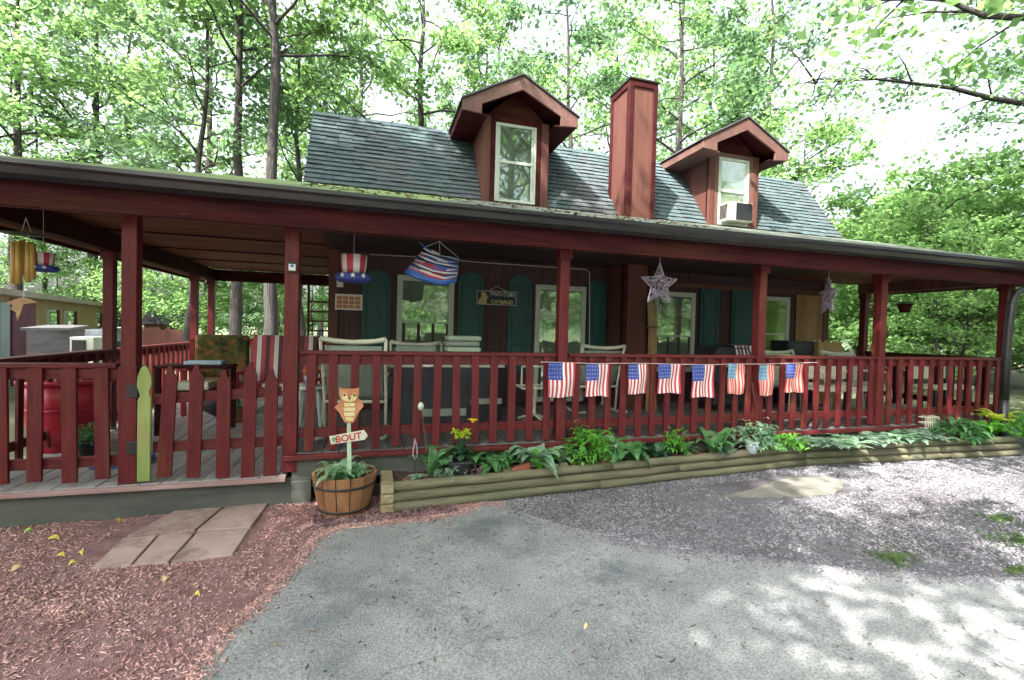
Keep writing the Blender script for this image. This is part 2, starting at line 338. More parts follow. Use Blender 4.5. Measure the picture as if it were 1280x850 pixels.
def along(poly, i0, i1, n, sig, off=0):
    pts = []; 
    for i in range(i0, i1):
        a = np.array(poly[i]); b = np.array(poly[i+1]); k = int(n*np.linalg.norm(b-a)); t = RNG.uniform(0, 1, (k, 1)); d_ = (b-a)/np.linalg.norm(b-a)
        pts.append(a+(b-a)*t+np.array([-d_[1], d_[0]])*(-np.abs(RNG.normal(0, sig, (k, 1)))+off))
    return np.concatenate(pts)
P = along(drv, 0, 11, 1100, .05); chips('scattered_mulch', P, gz(P[:, 0])+.014, (.006, .022), (.003, .008), (.002, .005), CHIP, label='mulch crumbs strayed onto the left edge of the driveway')
P = along(drv, 10, 21, 1500, .05, .02); P = P[P[:, 1] > .8]; chips('scattered_gravel', P, gz(P[:, 0])+.010, (.005, .016), (.005, .012), (.003, .008), PEB, label='gravel strayed onto the far edge of the driveway', tilt=.1)
P = RNG.uniform((-.8, 1.0), (6, 4.0), (2600, 2)); P = P[inpoly(P, drv)][:900]
chips('driveway_debris', P, gz(P[:, 0])+.014, (.006, .03), (.002, .009), (.001, .003), mat('dark_litter', (.06, .045, .04), (.16, .12, .09), 3, .9, 0, tint=.5), label='twigs and crumbs scattered on the driveway')
pl = ['large pink concrete paver at the back left beside the step', 'large pink concrete paver at the back right under the gate', 'small pink paver at the front left corner of the group', 'narrow pink paver in the middle of the front row', 'wide pink paver at the front right of the group']
for q, lb in zip(pav, pl):
    c = sum(q, Vector())/4; m_ = MB()
    P4 = [(p.x+(c.x-p.x)*.012, p.y+(c.y-p.y)*.012) for p in q]
    m_.v = [(x, y, gz(x)-.01) for x, y in P4]+[(x, y, gz(x)+.026) for x, y in P4]
    m_.f = [(0,3,2,1),(4,5,6,7),(0,1,5,4),(1,2,6,5),(2,3,7,6),(3,0,4,7)]; m_.m = [0]*6
    tag(m_.build('paver', PAVER, bevel=.006), lb, 'paver', 'pavers below the gate')
# fallen leaves
YEL = mat('yellow_leaf', (.55, .42, .04), (.62, .50, .10), 8, .7, .1); TANL = mat('tan_leaf', (.50, .36, .20), (.62, .46, .28), 8, .7, .1); LIML = mat('lime_leaf', (.30, .48, .08), None, rough=.6, bump=0)
for (x, y, s_, m_, lb) in ((148, 650, .075, YEL, 'large bright yellow fallen leaf against the deck skirt'), (36, 662, .06, LIML, 'lime green fallen leaf left of the others'), (67, 672, .09, YEL, 'long curled yellow leaf on the mulch below the deck'),
        (90, 673, .07, TANL, 'tan curled leaf beside the long yellow leaf'), (64, 683, .045, TANL, 'small pale leaf left of the yellow pair'), (76, 694, .06, YEL, 'yellow leaf lower left of a close pair'), (101, 691, .06, YEL, 'yellow leaf at the right of a close pair'),
        (91, 704, .05, YEL, 'small yellow leaf lowest of the cluster'), (22, 709, .08, TANL, 'faded tan leaf near the left edge of the mulch'), (177, 733, .05, YEL, 'small yellow leaf in open mulch below the pavers'), (208, 725, .065, TANL, 'cream coloured leaf in open mulch below the pavers'),
        (246, 746, .045, YEL, 'tiny yellow leaf nearest the driveway edge'), (347, 810, .05, TANL, 'white flake of leaf lying on the left of the driveway'), (733, 793, .04, TANL, 'white flake of leaf lying in the middle of the driveway')):
    p = at(x, y, 'Z', 0); a = random.uniform(0, 6.28); k = MB(); n = 9; A = []; B = []; s_ *= .8
    for i in range(n):
        t = i/(n-1); wd = math.sin(math.pi*t**.8)*.28*s_; h = .012+.018*math.sin(math.pi*t)*(1+.3*random.random())
        for S_, sg in ((A, 1), (B, -1)):
            lx = (t-.5)*s_; ly = sg*wd; S_.append((p.x+lx*math.cos(a)-ly*math.sin(a), p.y+lx*math.sin(a)+ly*math.cos(a), gz(p.x)+h+.012*(sg > 0)))
    k.strip(A, B); tag(k.build('fallen_leaf', m_, fixn=False, smooth=True), lb, 'leaf', 'fallen leaves on the ground')
# ------------------------------------------------------------------ the house
H = thing('house', 'dark red cottage with a wrap-around porch, two dormers and blue-grey shingles', 'house', (3.7, 6.6, .3))
FY = 4.48; DZ = .44; LZ = .26; RZ = 1.34; LRZ = 1.22; BZ = 2.40; WY = 6.6
# walls
w_ = MB()
w_.box(-.55, 7.95, WY, WY+.12, .30, 3.3).box(-.55, -.43, WY+.12, 12, .30, 3.3).box(7.83, 7.95, WY+.12, 12, .30, 3.3)
w_.build('wall', SIDE, H)
bt = MB(); x = -.42
while x < 5.0:
    bt.box(x, x+.04, WY-.012, WY, DZ, 2.56); x += .20
bt.build('batten_siding', SIDE, H)
for a_, b_ in ((-.57, -.45), (7.84, 7.97)): MB().box(a_, b_, WY-.03, WY-.001, DZ, 2.56).build('corner_board', BROWN, H, bevel=.003)
MB().box(4.3, 7.84, WY-.028, WY-.001, 2.33, 2.40).build('wall_trim', BROWN, H)
pw = MB().box(at(994, 400, 'Y', WY).x, 7.83, WY-.02, WY-.002, DZ, 2.32)
pw.build('plywood_panel', PLY, H)
# decks
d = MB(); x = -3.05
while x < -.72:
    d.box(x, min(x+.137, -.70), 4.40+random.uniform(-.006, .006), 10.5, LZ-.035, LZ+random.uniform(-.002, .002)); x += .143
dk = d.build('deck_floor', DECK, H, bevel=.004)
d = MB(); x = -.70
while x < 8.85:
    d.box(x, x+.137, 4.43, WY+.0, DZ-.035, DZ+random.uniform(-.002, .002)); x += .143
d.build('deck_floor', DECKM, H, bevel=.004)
s_ = MB().box(-3.03, -.66, 4.45, 4.49, gz(-3)-.02, .222).build('deck_skirt', SKIRT, H, bevel=.004)
MB().box(-3.04, -.70, 4.37, 4.449, .225-.012, .25).build('deck_edge_board', DECKR, H, bevel=.004)
s2 = MB().box(-.66, 8.78, 4.44, 4.475, .20, .40)
s2.box(-.66, -.50, 4.42, 4.47, -.02, .198).box(-.30, 8.78, 4.445, 4.472, -.02, .12).build('deck_skirt', SKIRT, H, bevel=.004)
MB().box(-.72, 8.80, 4.36, 4.429, .395, .436).build('deck_edge_board', REDX, H, bevel=.005)
MB().box(-.74, -.70, 4.49, 10.4, .20, .40).box(-.50, 8.7, 4.9, 4.93, -.02, .36).build('deck_riser', SKIRT, H)
MB().box(-3.06, -3.02, 4.46, 10.5, -.1, .222).build('deck_skirt', SKIRT, H)
# posts
PX = [-1.86, -.68, 1.86, 4.36, 6.29, 8.73]
def post(x, y, z0, z1=BZ, wd=.105, m=RED, cap=True):
    p = MB().box(x-wd/2, x+wd/2, y-wd/2, y+wd/2, z0, z1)
    if cap: p.box(x-wd/2-.018, x+wd/2+.018, y-wd/2-.018, y+wd/2+.018, z1-.10, z1)
    return p.build('porch_post', m, H, bevel=.006)
post(PX[0], FY, LZ+.8, cap=False); post(PX[0], FY, LZ, 1.20, .125, cap=False)
post(PX[1], FY, LZ+.02, wd=.115, cap=False)
for x in PX[2:5]: post(x, FY, DZ)
post(PX[5], FY, DZ); post(PX[5], 6.5, DZ)
for y in (6.7, 9.45, 10.35): post(-3.0, y, LZ, 2.37)
post(-.72, 10.35, LZ, 2.37, m=BROWN, cap=False)
# railings
def railing(a, b, z, picks, top=.036, bz=.57, pz=.46, pw_=.072, hgt=None, flat=True, m=RED, mx=REDX, tw=.10):
    """straight railing from a to b (x,y); pickets at the given fractions"""
    r = empty('porch_railing', (a[0], a[1], 0)); part(r, H)
    A = Vector((a[0], a[1], 0)); B = Vector((b[0], b[1], 0)); d = (B-A).normalized(); nrm = Vector((d.y, -d.x, 0))
    zz = Vector((0, 0, 1))
    MB().beam(A+zz*(z-top/2), B+zz*(z-top/2), tw, top).build('top_rail', mx, r, bevel=.006)
    MB().beam(A+zz*(z-top-.045), B+zz*(z-top-.045), .035, .085).build('under_rail', mx, r, bevel=.003)
    MB().beam(A+zz*(bz+.04), B+zz*(bz+.04), .035, .085).build('bottom_rail', mx, r, bevel=.003)
    for f in picks:
        p = A.lerp(B, f)+nrm*random.uniform(.031, .037); jt = random.uniform(-.009, .009); w2 = pw_*random.uniform(.94, 1.05)
        MB().beam(p+zz*(pz+random.uniform(-.012, .012))+d*jt, p+zz*(z-top-.001)-d*jt, .026, w2, up=d).build('picket', m, r, bevel=.003)
    return r
def spaced(a, b, sp): n = int((b-a)/sp); return n
for i in range(1, 5):
    x0, x1 = PX[i]+.07, PX[i+1]-.07; n = max(1, round((x1-x0)/.187))-1
    railing((x0, FY), (x1, FY), RZ, [(k+.5)/(n+1) for k in range(n+1)])
railing((-3.0, FY), (PX[0]-.08, FY), LRZ, [(k+.55)/5 for k in range(5)], bz=.40, pz=.30, pw_=.095)
sd_ = [(k+.5)/11 for k in range(11)]
railing((-3.0, FY), (-3.0, 6.63), LRZ, sd_, bz=.40, pz=.32, tw=.14)
railing((-3.0, 6.77), (-3.0, 10.3), LRZ, [(k+.5)/20 for k in range(20)], bz=.40, pz=.32, m=REDW, mx=REDW)
railing((-2.93, 10.38), (-.8, 10.38), LRZ, [(k+.5)/11 for k in range(11)], bz=.40, pz=.32, m=REDW, mx=REDW)
railing((8.73, 6.43), (8.73, 4.55), RZ, [(k+.5)/9 for k in range(9)], m=REDD, mx=REDD)  # dark trim colour stands in for the shade on this backlit rail
# gate
gt = empty('gate', (-1.75, FY-.03, LZ)); part(gt, H)
for px_t, px_b, h in ((214, 206, 457), (247, 242, 455), (281, 279, 462), (314, 310, 453), (340, 338, 461)):
    tp = at(px_t, h, 'Y', FY-.05); bp = at(px_b, 596, 'Y', FY-.05)
    wd = .05; a = bp; b = tp; poly = [(a.x-wd, a.z), (a.x+wd, a.z), (b.x+wd, b.z-.11), (b.x+wd*.45, b.z-.05), (b.x+.012, b.z), (b.x-.012, b.z), (b.x-wd*.5, b.z-.05), (b.x-wd, b.z-.11)]
    MB().prism(poly, 'Y', FY-.075, FY-.05).build('picket', RED, gt, bevel=.003)
for yy0, yy1 in ((499, 489), (559, 551)):
    a = at(192, yy0, 'Y', FY-.03); b = at(352, yy1, 'Y', FY-.03)
    MB().beam(a, b, .03, .085).build('gate_rail', REDX, gt, bevel=.003)
lp = []
for x, y in ((173, 601), (173.5, 520), (174, 500), (177, 494), (173, 482), (174, 470), (178, 460), (182.5, 456), (187, 460), (191, 471), (191.5, 480), (188, 491), (190.5, 497), (190, 530), (189, 600)):
    q = at(x, y, 'Y', FY-.07); lp.append((q.x, q.z))
tag(MB().prism(lp, 'Y', FY-.10, FY-.07).build('picket', LIMEP, gt, bevel=.004), 'lime green painted picket with a leaf shaped top')
for y in (489, 560):
    q = at(164, y, 'Y', FY-.09); MB().box(q.x-.03, q.x+.045, FY-.095, FY-.08, q.z-.05, q.z+.05).build('hinge', BLACK, gt, bevel=.003)
# beams, ceiling, fascia, gutter
def beamy(x0, x1, y0, y1, z0, z1, name='porch_beam', m=REDX): return MB().box(x0, x1, y0, y1, z0, z1).build(name, m, H, bevel=.006)
beamy(-3.07, 9.1, FY-.05, FY+.05, BZ, BZ+.19); beamy(-3.06, -2.94, FY+.052, 10.42, 2.37, 2.585, m=REDD); beamy(-2.93, -.7, 10.33, 10.42, 2.37, 2.585, m=REDD)
beamy(8.68, 8.79, FY+.052, 6.6, BZ, BZ+.18, m=BROWN)
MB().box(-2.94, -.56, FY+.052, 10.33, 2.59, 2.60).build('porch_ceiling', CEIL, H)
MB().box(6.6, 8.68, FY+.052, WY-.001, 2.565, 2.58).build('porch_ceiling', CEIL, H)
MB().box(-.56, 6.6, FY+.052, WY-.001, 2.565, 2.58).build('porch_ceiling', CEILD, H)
cs = MB(); 
for y in (5.2, 6.4, 7.6, 8.8): cs.box(-2.94, -.56, y, y+.035, 2.574, 2.589)
cs.build('ceiling_batten', REDD, H)
EX0, EX1 = -3.42, 9.25
MB().box(EX0+.06, EX1, 4.215, 4.26, 2.36, 2.60).build('fascia', REDD, H, bevel=.004)
MB().box(EX0+.06, EX1, 4.261, FY-.052, 2.40, 2.415).build('soffit', REDD, H)
MB().box(EX0+.06, EX0+.10, 4.146, 11, 2.37, 2.60).build('fascia', REDD, H)
MB().box(EX0+.105, -3.075, 4.146, 11, 2.405, 2.42).build('soffit', CEIL, H)
MB().box(EX1-.04, EX1-.001, 4.146, 6.7, 2.40, 2.62).build('fascia', BROWN, H)
gp = [(4.097, 2.655), (4.097, 2.535), (4.03, 2.53), (3.985, 2.56), (3.975, 2.605), (3.955, 2.625), (3.955, 2.655), (3.967, 2.655), (3.987, 2.612), (3.998, 2.568), (4.035, 2.545), (4.085, 2.548), (4.085, 2.655)]
MB().prism([(a_+.115, b_) for a_, b_ in gp], 'X', EX0-.05, EX1+.35).build('gutter', GUT, H)
# porch roof (thin slab, hip at the left corner)
def slab(name, quads, th, m):
    s = MB()
    for q in quads:
        n = len(s.v); k = len(q); s.v += [tuple(p) for p in q]+[(p[0], p[1], p[2]-th) for p in q]
        s.f.append(tuple(n+i for i in range(k))); s.f.append(tuple(n+k+i for i in reversed(range(k)))); s.m += [0, 0]
        for i in range(k):
            j = (i+1) % k; s.f.append((n+i, n+k+i, n+k+j, n+j)); s.m.append(0)
    return s.build(name, m, H)
ZT = 3.355; ZE = 2.668
slab('porch_roof', [[(EX0, 4.15, ZE), (.4, 4.15, ZE), (1.3, 6.45, ZT), (-.95, 6.45, ZT)]], .03, MOSSR)
slab('porch_roof', [[(.4, 4.15, ZE), (EX1, 4.15, ZE), (EX1, 6.45, ZT), (1.3, 6.45, ZT)]], .03, mat('grey_rolled_roofing', (.07, .09, .07), (.15, .16, .15), 3, .9, .5, 60, c3=(.08, .12, .05), s3=1.2))
slab('porch_roof', [[(EX0, 4.15, ZE+.002), (-.95, 6.45, ZT+.002), (-.95, 11, ZT), (EX0, 11, ZE)]], .03, MOSSR)
# steep shingled roof: courses of tabs
Y0, Z0, Y1, Z1, RX0, RX1 = 6.42, 3.35, 7.30, 4.60, -.87, 8.02
rf = MB(); nc = 17; L_ = math.hypot(Y1-Y0, Z1-Z0); dy, dz = (Y1-Y0)/L_, (Z1-Z0)/L_; ny, nz = -dz, dy
rs = random.Random(3)
rf.v += [(RX0, Y0, Z0), (RX1, Y0, Z0), (RX1, Y1, Z1), (RX0, Y1, Z1)]; rf.f.append((0, 1, 2, 3)); rf.m.append(0)
for i in range(nc):
    t0 = i*L_/nc; x = RX0+rs.uniform(-.05, 0)*0
    while x < RX1-.02:
        wd = rs.uniform(.14, .24); x1 = min(x+wd-.006, RX1); low = rs.uniform(-.006, .004); lf = rs.uniform(.018, .028)
        if rs.random() < .05: low -= .012
        ta, tb = t0+low, t0+L_/nc*1.05
        def pt(X, t, o): return (X, Y0+dy*t+ny*o, Z0+dz*t+nz*o)
        rf.quadbox([pt(x, ta, lf-.012), pt(x1, ta, lf-.012), pt(x1, tb, 0), pt(x, tb, 0), pt(x, ta, lf), pt(x1, ta, lf), pt(x1, tb, .006), pt(x, tb, .006)])
        x += wd
rf.build('main_roof', SHING, H, fixn=False)
MB().quadbox([(RX0, Y1, Z1-.03), (RX1, Y1, Z1-.03), (RX1, 9.6, 5.25), (RX0, 9.6, 5.25), (RX0, Y1, Z1+.012), (RX1, Y1, Z1+.012), (RX1, 9.6, 5.3), (RX0, 9.6, 5.3)]).quadbox([(RX0, 12.2, 3.3), (RX1, 12.2, 3.3), (RX1, 9.61, 5.25), (RX0, 9.61, 5.25), (RX0, 12.2, 3.35), (RX1, 12.2, 3.35), (RX1, 9.61, 5.3), (RX0, 9.61, 5.3)]).build('upper_roof', SHING, H)
for xx in (-.62, 7.78):
    MB().prism([(6.55, 3.25), (Y1+.02, Z1-.06), (9.6, 5.2), (12.1, 3.25)], 'X', xx, xx+.1).build('gable_wall', SIDE, H)
LIT = mat('leaf_litter', (.14, .09, .04), (.34, .26, .12), 3, .8, .1, tint=.5)
P = RNG.uniform((-.7, 4.25), (9.1, 6.35), (450, 2)); P = P[P[:, 0] < 4]; chips('roof_litter', P, ZE+(P[:, 1]-4.15)*(ZT-ZE)/2.3+.004, (.02, .07), (.01, .03), (.001, .004), LIT, label='dry leaves and needles fallen on the porch roof', tilt=.1)
# chimney
cx0, cx1, cy0, cy1, ct = 3.48, 3.94, 6.08, 6.60, 5.22
ch = empty('chimney', (3.7, 6.3, 3)); part(ch, H)
MB().box(cx0+.02, cx1-.02, cy0+.02, cy1-.001, DZ, ct-.02).build('chimney_core', BROWN, ch)
c = MB(); tw = .065
for (a, b) in ((cx0, cx0+tw), (cx1-tw, cx1)):
    c.box(a, b, cy0, cy0+.022, DZ, ct)
c.box(cx0+tw, cx1-tw, cy0, cy0+.022, ct-.09, ct).build('corner_trim', REDD, ch, bevel=.004)
c = MB()
for (a, b) in ((cy0+.023, cy0+.023+tw), (cy1+.0, cy1+.065)):
    c.box(cx0, cx0+.02, a, b, DZ if a < 6.5 else 3.4, ct); c.box(cx1-.02, cx1, a, b, 3.3, ct)
c.box(cx0, cx0+.02, cy0+.09, cy1, ct-.09, ct).build('corner_trim', REDD, ch, bevel=.004)
MB().box(cx0-.015, cx1+.015, cy0-.015, cy1+.08, ct+.001, ct+.022).box(cx0+.02, cx1-.02, cy1, cy1+.06, 3.4, ct).build('chimney_cap', HOOP, ch)
# dormers
def window(parent, x0, x1, z0, z1, y, pane=PANE, split=.52, fm=WHITE, fw=.045, d=.03):
    w = empty('window', ((x0+x1)/2, y, z0)); part(w, parent)
    f = MB().box(x0, x0+fw, y-d, y, z0, z1).box(x1-fw, x1, y-d, y, z0, z1).box(x0+fw, x1-fw, y-d, y, z1-fw, z1).box(x0+fw, x1-fw, y-d, y, z0, z0+fw)
    return w, f
def sash(w, x0, x1, z0, z1, y, f, pane, split, fm, fw=.045, lower_open=False, d=.03):
    f.build('frame', fm, w, bevel=.003); zm = z0+(z1-z0)*split
    s = MB(); a = .028
    for (zz0, zz1, yy) in ((zm-.015, z1-fw, y-.018), (z0+fw, zm+.015, y-.006)):
        s.box(x0+fw, x0+fw+a, yy, yy+.014, zz0, zz1).box(x1-fw-a, x1-fw, yy, yy+.014, zz0, zz1).box(x0+fw+a, x1-fw-a, yy, yy+.014, zz1-a, zz1).box(x0+fw+a, x1-fw-a, yy, yy+.014, zz0, zz0+a)
    s.build('sash', fm, w, bevel=.002)
    MB().box(x0+fw+a, x1-fw-a, y-.010, y-.006, zm+a-.015, z1-fw-a).box(x0+fw+a, x1-fw-a, y+.002, y+.005, z0+fw+a, zm+.015-a).build('pane', pane, w)
def dormer(xc, label, pane):
    D = empty('dormer', (xc, 6.4, 3.35)); part(D, H); D['label'] = label
    hw = .475; y = 6.40
    # cheeks and face
    b = MB().prism([(6.43, 3.3), (6.43, 4.50), (8.3, 4.50), (8.3, 4.2)], 'X', xc-hw, xc-hw+.03)
    b.prism([(6.43, 3.3), (6.43, 4.50), (8.3, 4.50), (8.3, 4.2)], 'X', xc+hw-.03, xc+hw)
    b.build('dormer_side', BROWN, D)
    MB().prism([(xc-hw, 3.3), (xc+hw, 3.3), (xc+hw, 4.50), (xc, 4.93), (xc-hw, 4.50)], 'Y', 6.43, 6.46).build('dormer_face', REDD, D)
    for a_, b_ in ((xc-hw-.01, xc-hw+.10), (xc+hw-.10, xc+hw+.01)): MB().box(a_, b_, y-.02, y+.029, 3.3, 4.52).build('corner_post', BROWN, D, bevel=.006)
    cw = .30
    MB().box(xc-cw-.075, xc-cw-.002, y-.012, y+.029, 3.32, 4.52).box(xc+cw+.002, xc+cw+.075, y-.012, y+.029, 3.32, 4.52).box(xc-cw-.002, xc+cw+.002, y-.012, y+.029, 4.452, 4.52).build('window_casing', GABLE if xc > 4 else REDD, D, bevel=.006)
    # window of the dormer
    x0, x1, z0, z1 = xc-cw, xc+cw, 3.36, 4.45
    fw = .04; f = MB().box(x0, x0+fw, y-.01, y+.03, z0, z1).box(x1-fw, x1, y-.01, y+.03, z0, z1).box(x0+fw, x1-fw, y-.01, y+.03, z1-fw, z1).box(x0+fw, x1-fw, y-.01, y+.03, z0, z0+fw)
    zm = 3.92; a = .03
    f.box(x0+fw, x1-fw, y-.002, y+.028, zm-.02, zm+.02)
    f.box(x0+fw, x0+fw+a, y+.004, y+.026, z0+fw, z1-fw).box(x1-fw-a, x1-fw, y+.004, y+.026, z0+fw, z1-fw)
    f.build('window_frame', WHITE, D, bevel=.003)
    MB().box(x0+fw+a, x1-fw-a, y+.014, y+.018, z0+fw, zm-.02).box(x0+fw+a, x1-fw-a, y+.010, y+.013, zm+.02, z1-fw).build('window_pane', pane, D)
    # gable roof with boxed overhang
    ww, za, ze, th, yf = .82, 5.00, 4.56, .16, 6.13
    rt = .26
    prof = [(xc-ww, ze), (xc, za), (xc+ww, ze), (xc+ww, ze-.13), (xc+ww-rt, ze-.15), (xc+ww-rt, ze-.02), (xc, za-.185), (xc-ww+rt, ze-.02), (xc-ww+rt, ze-.15), (xc-ww, ze-.13)]
    MB().prism(prof, 'Y', yf, yf+.035).build('gable_fascia', GABLE, D, bevel=.003)
    # eave boxes and soffits
    for sg in (-1, 1):
        e = MB().prism([(xc+sg*(ww-.004), ze-.02), (xc+sg*(ww-.004), ze-.13), (xc+sg*(hw+.002), ze-.15), (xc+sg*(hw+.002), ze-.135), (xc+sg*(ww-.022), ze-.115), (xc+sg*(ww-.022), ze-.02)], 'Y', yf+.036, 8.4)
        e.build('eave_soffit', REDD if sg > 0 or xc < 4 else GABLE, D)
        u = MB().prism([(xc+sg*(ww-.02), ze-.03), (xc, za-.035), (xc, za-.075), (xc+sg*(ww-.02), ze-.075)], 'Y', yf+.036, 8.4)
        u.build('roof_sheathing', REDD, D)
        MB().prism([(xc+sg*(ww+.02), ze-.002), (xc, za+.012), (xc, za+.032), (xc+sg*(ww+.02), ze+.018)], 'Y', yf-.02, 8.45).build('dormer_roof', mat('dormer_shingles', (.05, .05, .06), (.10, .10, .12), 8, .85, .4, 60), D)
    return D
dormer(1.885, 'left dormer with a plain double-hung window', PANED)
dormer(5.61, 'right dormer with an air conditioner in its window', PANE)
# porch windows and shutters
def pwin(x0, x1, z0, z1, pane, label=None, split=.5, fm=WHITE):
    y = WY-.001; w, f = window(H, x0, x1, z0, z1, y); sash(w, x0, x1, z0, z1, y-.008, f, pane, split, fm)
    if label: w['label'] = label
def px2(x, y=400, Y=WY-.03): return at(x, y, 'Y', Y).x
def pz2(x, y, Y=WY-.03): return at(x, y, 'Y', Y).z
pwin(px2(496), px2(567), 1.0, pz2(530, 345), PANE, 'porch window behind the grey-green chair')
pwin(px2(669), px2(732), .5, pz2(700, 357), PANE, 'tall porch door window behind the second post', .4)
pwin(px2(818), px2(869), .95, pz2(845, 365), PANE, 'porch window behind the hanging star', .45)
pwin(px2(953), px2(987), .95, pz2(970, 371), PANEG, 'porch window with a bright green reflection coloured into the pane', .5)
def shutter(xa, xb, zt, arch, zb=.95):
    s = empty('shutter', ((xa+xb)/2, WY, zb)); part(s, H); y = WY-.014
    w = xb-xa; xc = (xa+xb)/2; pl = [(xa, zb), (xb, zb)]
    if arch: pl += [(xc+w/2*math.cos(a), zt-w/2*.7+w/2*.7*math.sin(a)) for a in [math.pi*i/10 for i in range(11)]]
    else: pl += [(xb, zt), (xa, zt)]
    MB().prism(pl, 'Y', y-.022, y).build('shutter_board', TEAL, s, bevel=.003)
    zm = zb+(zt-zb)*.30; h2 = zt-(.16 if arch else .07)
    for (z0, z1) in ((zb+.06, zm-.03), (zm+.03, h2)):
        m_ = MB(); b = .04; X0, X1 = xa+b, xb-b; e = .012
        m_.box(X0, X0+e, y-.034, y-.023, z0, z1).box(X1-e, X1, y-.034, y-.023, z0, z1).box(X0+e, X1-e, y-.034, y-.023, z1-e, z1).box(X0+e, X1-e, y-.034, y-.023, z0, z0+e).box(X0+.025, X1-.025, y-.03, y-.023, z0+.025, z1-.025)
        m_.build('shutter_panel', TEAL, s, bevel=.003)
for a, b, yy, arch in ((452, 488, 338, 1), (572, 604, 340, 1), (635, 664, 343, 1), (735, 757, 350, 1), (875, 898, 361, 0), (914, 943, 363, 0)):
    shutter(px2(a), px2(b), pz2((a+b)/2, yy), arch)
# posts framing the alcove beside the chimney
MB().box(px2(773), px2(781), WY-.10, WY-.03, DZ, 2.56).build('wall_post', BROWN, H)
# air conditioner (a thing resting in the dormer window)
ac = thing('air_conditioner', 'cream window air conditioner sticking out of the right dormer', 'air conditioner', (5.6, 6.2, 3.4))
MB().box(5.37, 5.85, 6.22, 6.45, 3.40, 3.70).build('casing', CREAM, ac, bevel=.012)
gr = MB()
for i in range(11): gr.box(5.52, 5.83, 6.208, 6.219, 3.425+i*.024, 3.437+i*.024)
gr.build('grille', BLACK, ac); MB().box(5.52, 5.83, 6.212, 6.2195, 3.42, 3.69).build('grille_back', BLACK, ac)
gl = MB()
for i in range(6): gl.box(5.3705-.012, 5.3705-.001, 6.25+i*.03, 6.265+i*.03, 3.44, 3.66)
gl.build('side_louvre', BLACK, ac)
# ------------------------------------------------------------------ raised bed of landscape timbers
bed = thing('raised_bed', 'long raised flower bed edged with three stacked landscape timbers', 'flower bed', (4, 4.2, 0))
def log(a, b, r, seedv, seg=8):
    rnd = random.Random(seedv); pts = []; rad = []
    A = Vector(a); B = Vector(b)
    for i in range(seg+1):
        t = i/seg; p = A.lerp(B, t); p += Vector((0, rnd.uniform(-.004, .004), rnd.uniform(-.003, .003))); pts.append(p); rad.append(r*rnd.uniform(.97, 1.03))
    return MB().tube(pts, rad, 12)
Lf = Vector((.19, 4.03)); Md = Vector((4.86, 4.24)); Rt = Vector((8.0, 3.90))
for k in range(3):
    off = -.03+.008*k
    zl = .043+.083*k
    cuts = [Lf+(Md-Lf)*f for f in (0, (.42, .62, .45)[k], 1)]
    for i in range(2):
        a, b = cuts[i], cuts[i+1]; dd = (b-a).normalized()*.004
        log((a.x+dd.x, a.y+off+.04, gz(a.x)+zl), (b.x-dd.x, b.y+off+.04, gz(b.x)+zl), .0425, k*10+i).build('timber', TIMB, bed, smooth=True)
    cuts = [Md+(Rt-Md)*f for f in (0, (.66, .2, .3)[k], 1)]
    for i in range(2):
        a, b = cuts[i], cuts[i+1]; dd = (b-a).normalized()*.004
        log((a.x+dd.x, a.y+off+.04, gz(a.x)+zl), (b.x-dd.x, b.y+off+.04, gz(b.x)+zl), .0425, k*10+5+i).build('timber', TIMB, bed, smooth=True)
    MB().box(.085, .195, 4.005+off*.3, 4.435, .002+.084*k, .082+.084*k).build('timber', TENDS, bed, bevel=.014)
sl = MB(); nx, ny_ = 150, 8; rnd = random.Random(4)
def bfront(x): return (4.03+(x-.19)*(.21/4.67) if x < 4.86 else 4.24-(x-4.86)*(.34/3.14))+.03
for i in range(nx+1):
    x = .21+i*(7.95-.21)/nx
    for j in range(ny_+1):
        y = bfront(x)+(4.445-bfront(x))*j/ny_; sl.v.append((x, y, gz(x)+.165+.04*j/ny_+rnd.uniform(-.014, .014)+.02*math.sin(x*3+j)))
for i in range(nx):
    for j in range(ny_):
        a = i*(ny_+1)+j; sl.f.append((a, a+ny_+1, a+ny_+2, a+1)); sl.m.append(0)
sl.build('soil', SOIL, bed, smooth=True)
# brick scraps and stones inside the bed: one heap nobody counts
P = RNG.uniform((.3, 4.1), (7.9, 4.44), (2600, 2)); P = P[P[:, 1] > np.array([bfront(x)+.02 for x in P[:, 0]])]
chips('bed_mulch', P, gz(P[:, 0])+.185, (.015, .06), (.008, .03), (.004, .018), mat('bed_chip', (.16, .05, .05), (.34, .16, .13), 3, .9, .2, 60, tint=.6), label='red bark and stone scraps on the soil of the raised bed')
P = RNG.uniform((-.45, 3.85), (.7, 4.05), (500, 2)); chips('bark_litter', P, gz(P[:, 0])+.012, (.02, .07), (.006, .016), (.003, .01), mat('bark_litter', (.14, .07, .08), (.34, .22, .24), 3, .9, .2, 60, tint=.6), label='bark litter at the foot of the tub and the timbers')
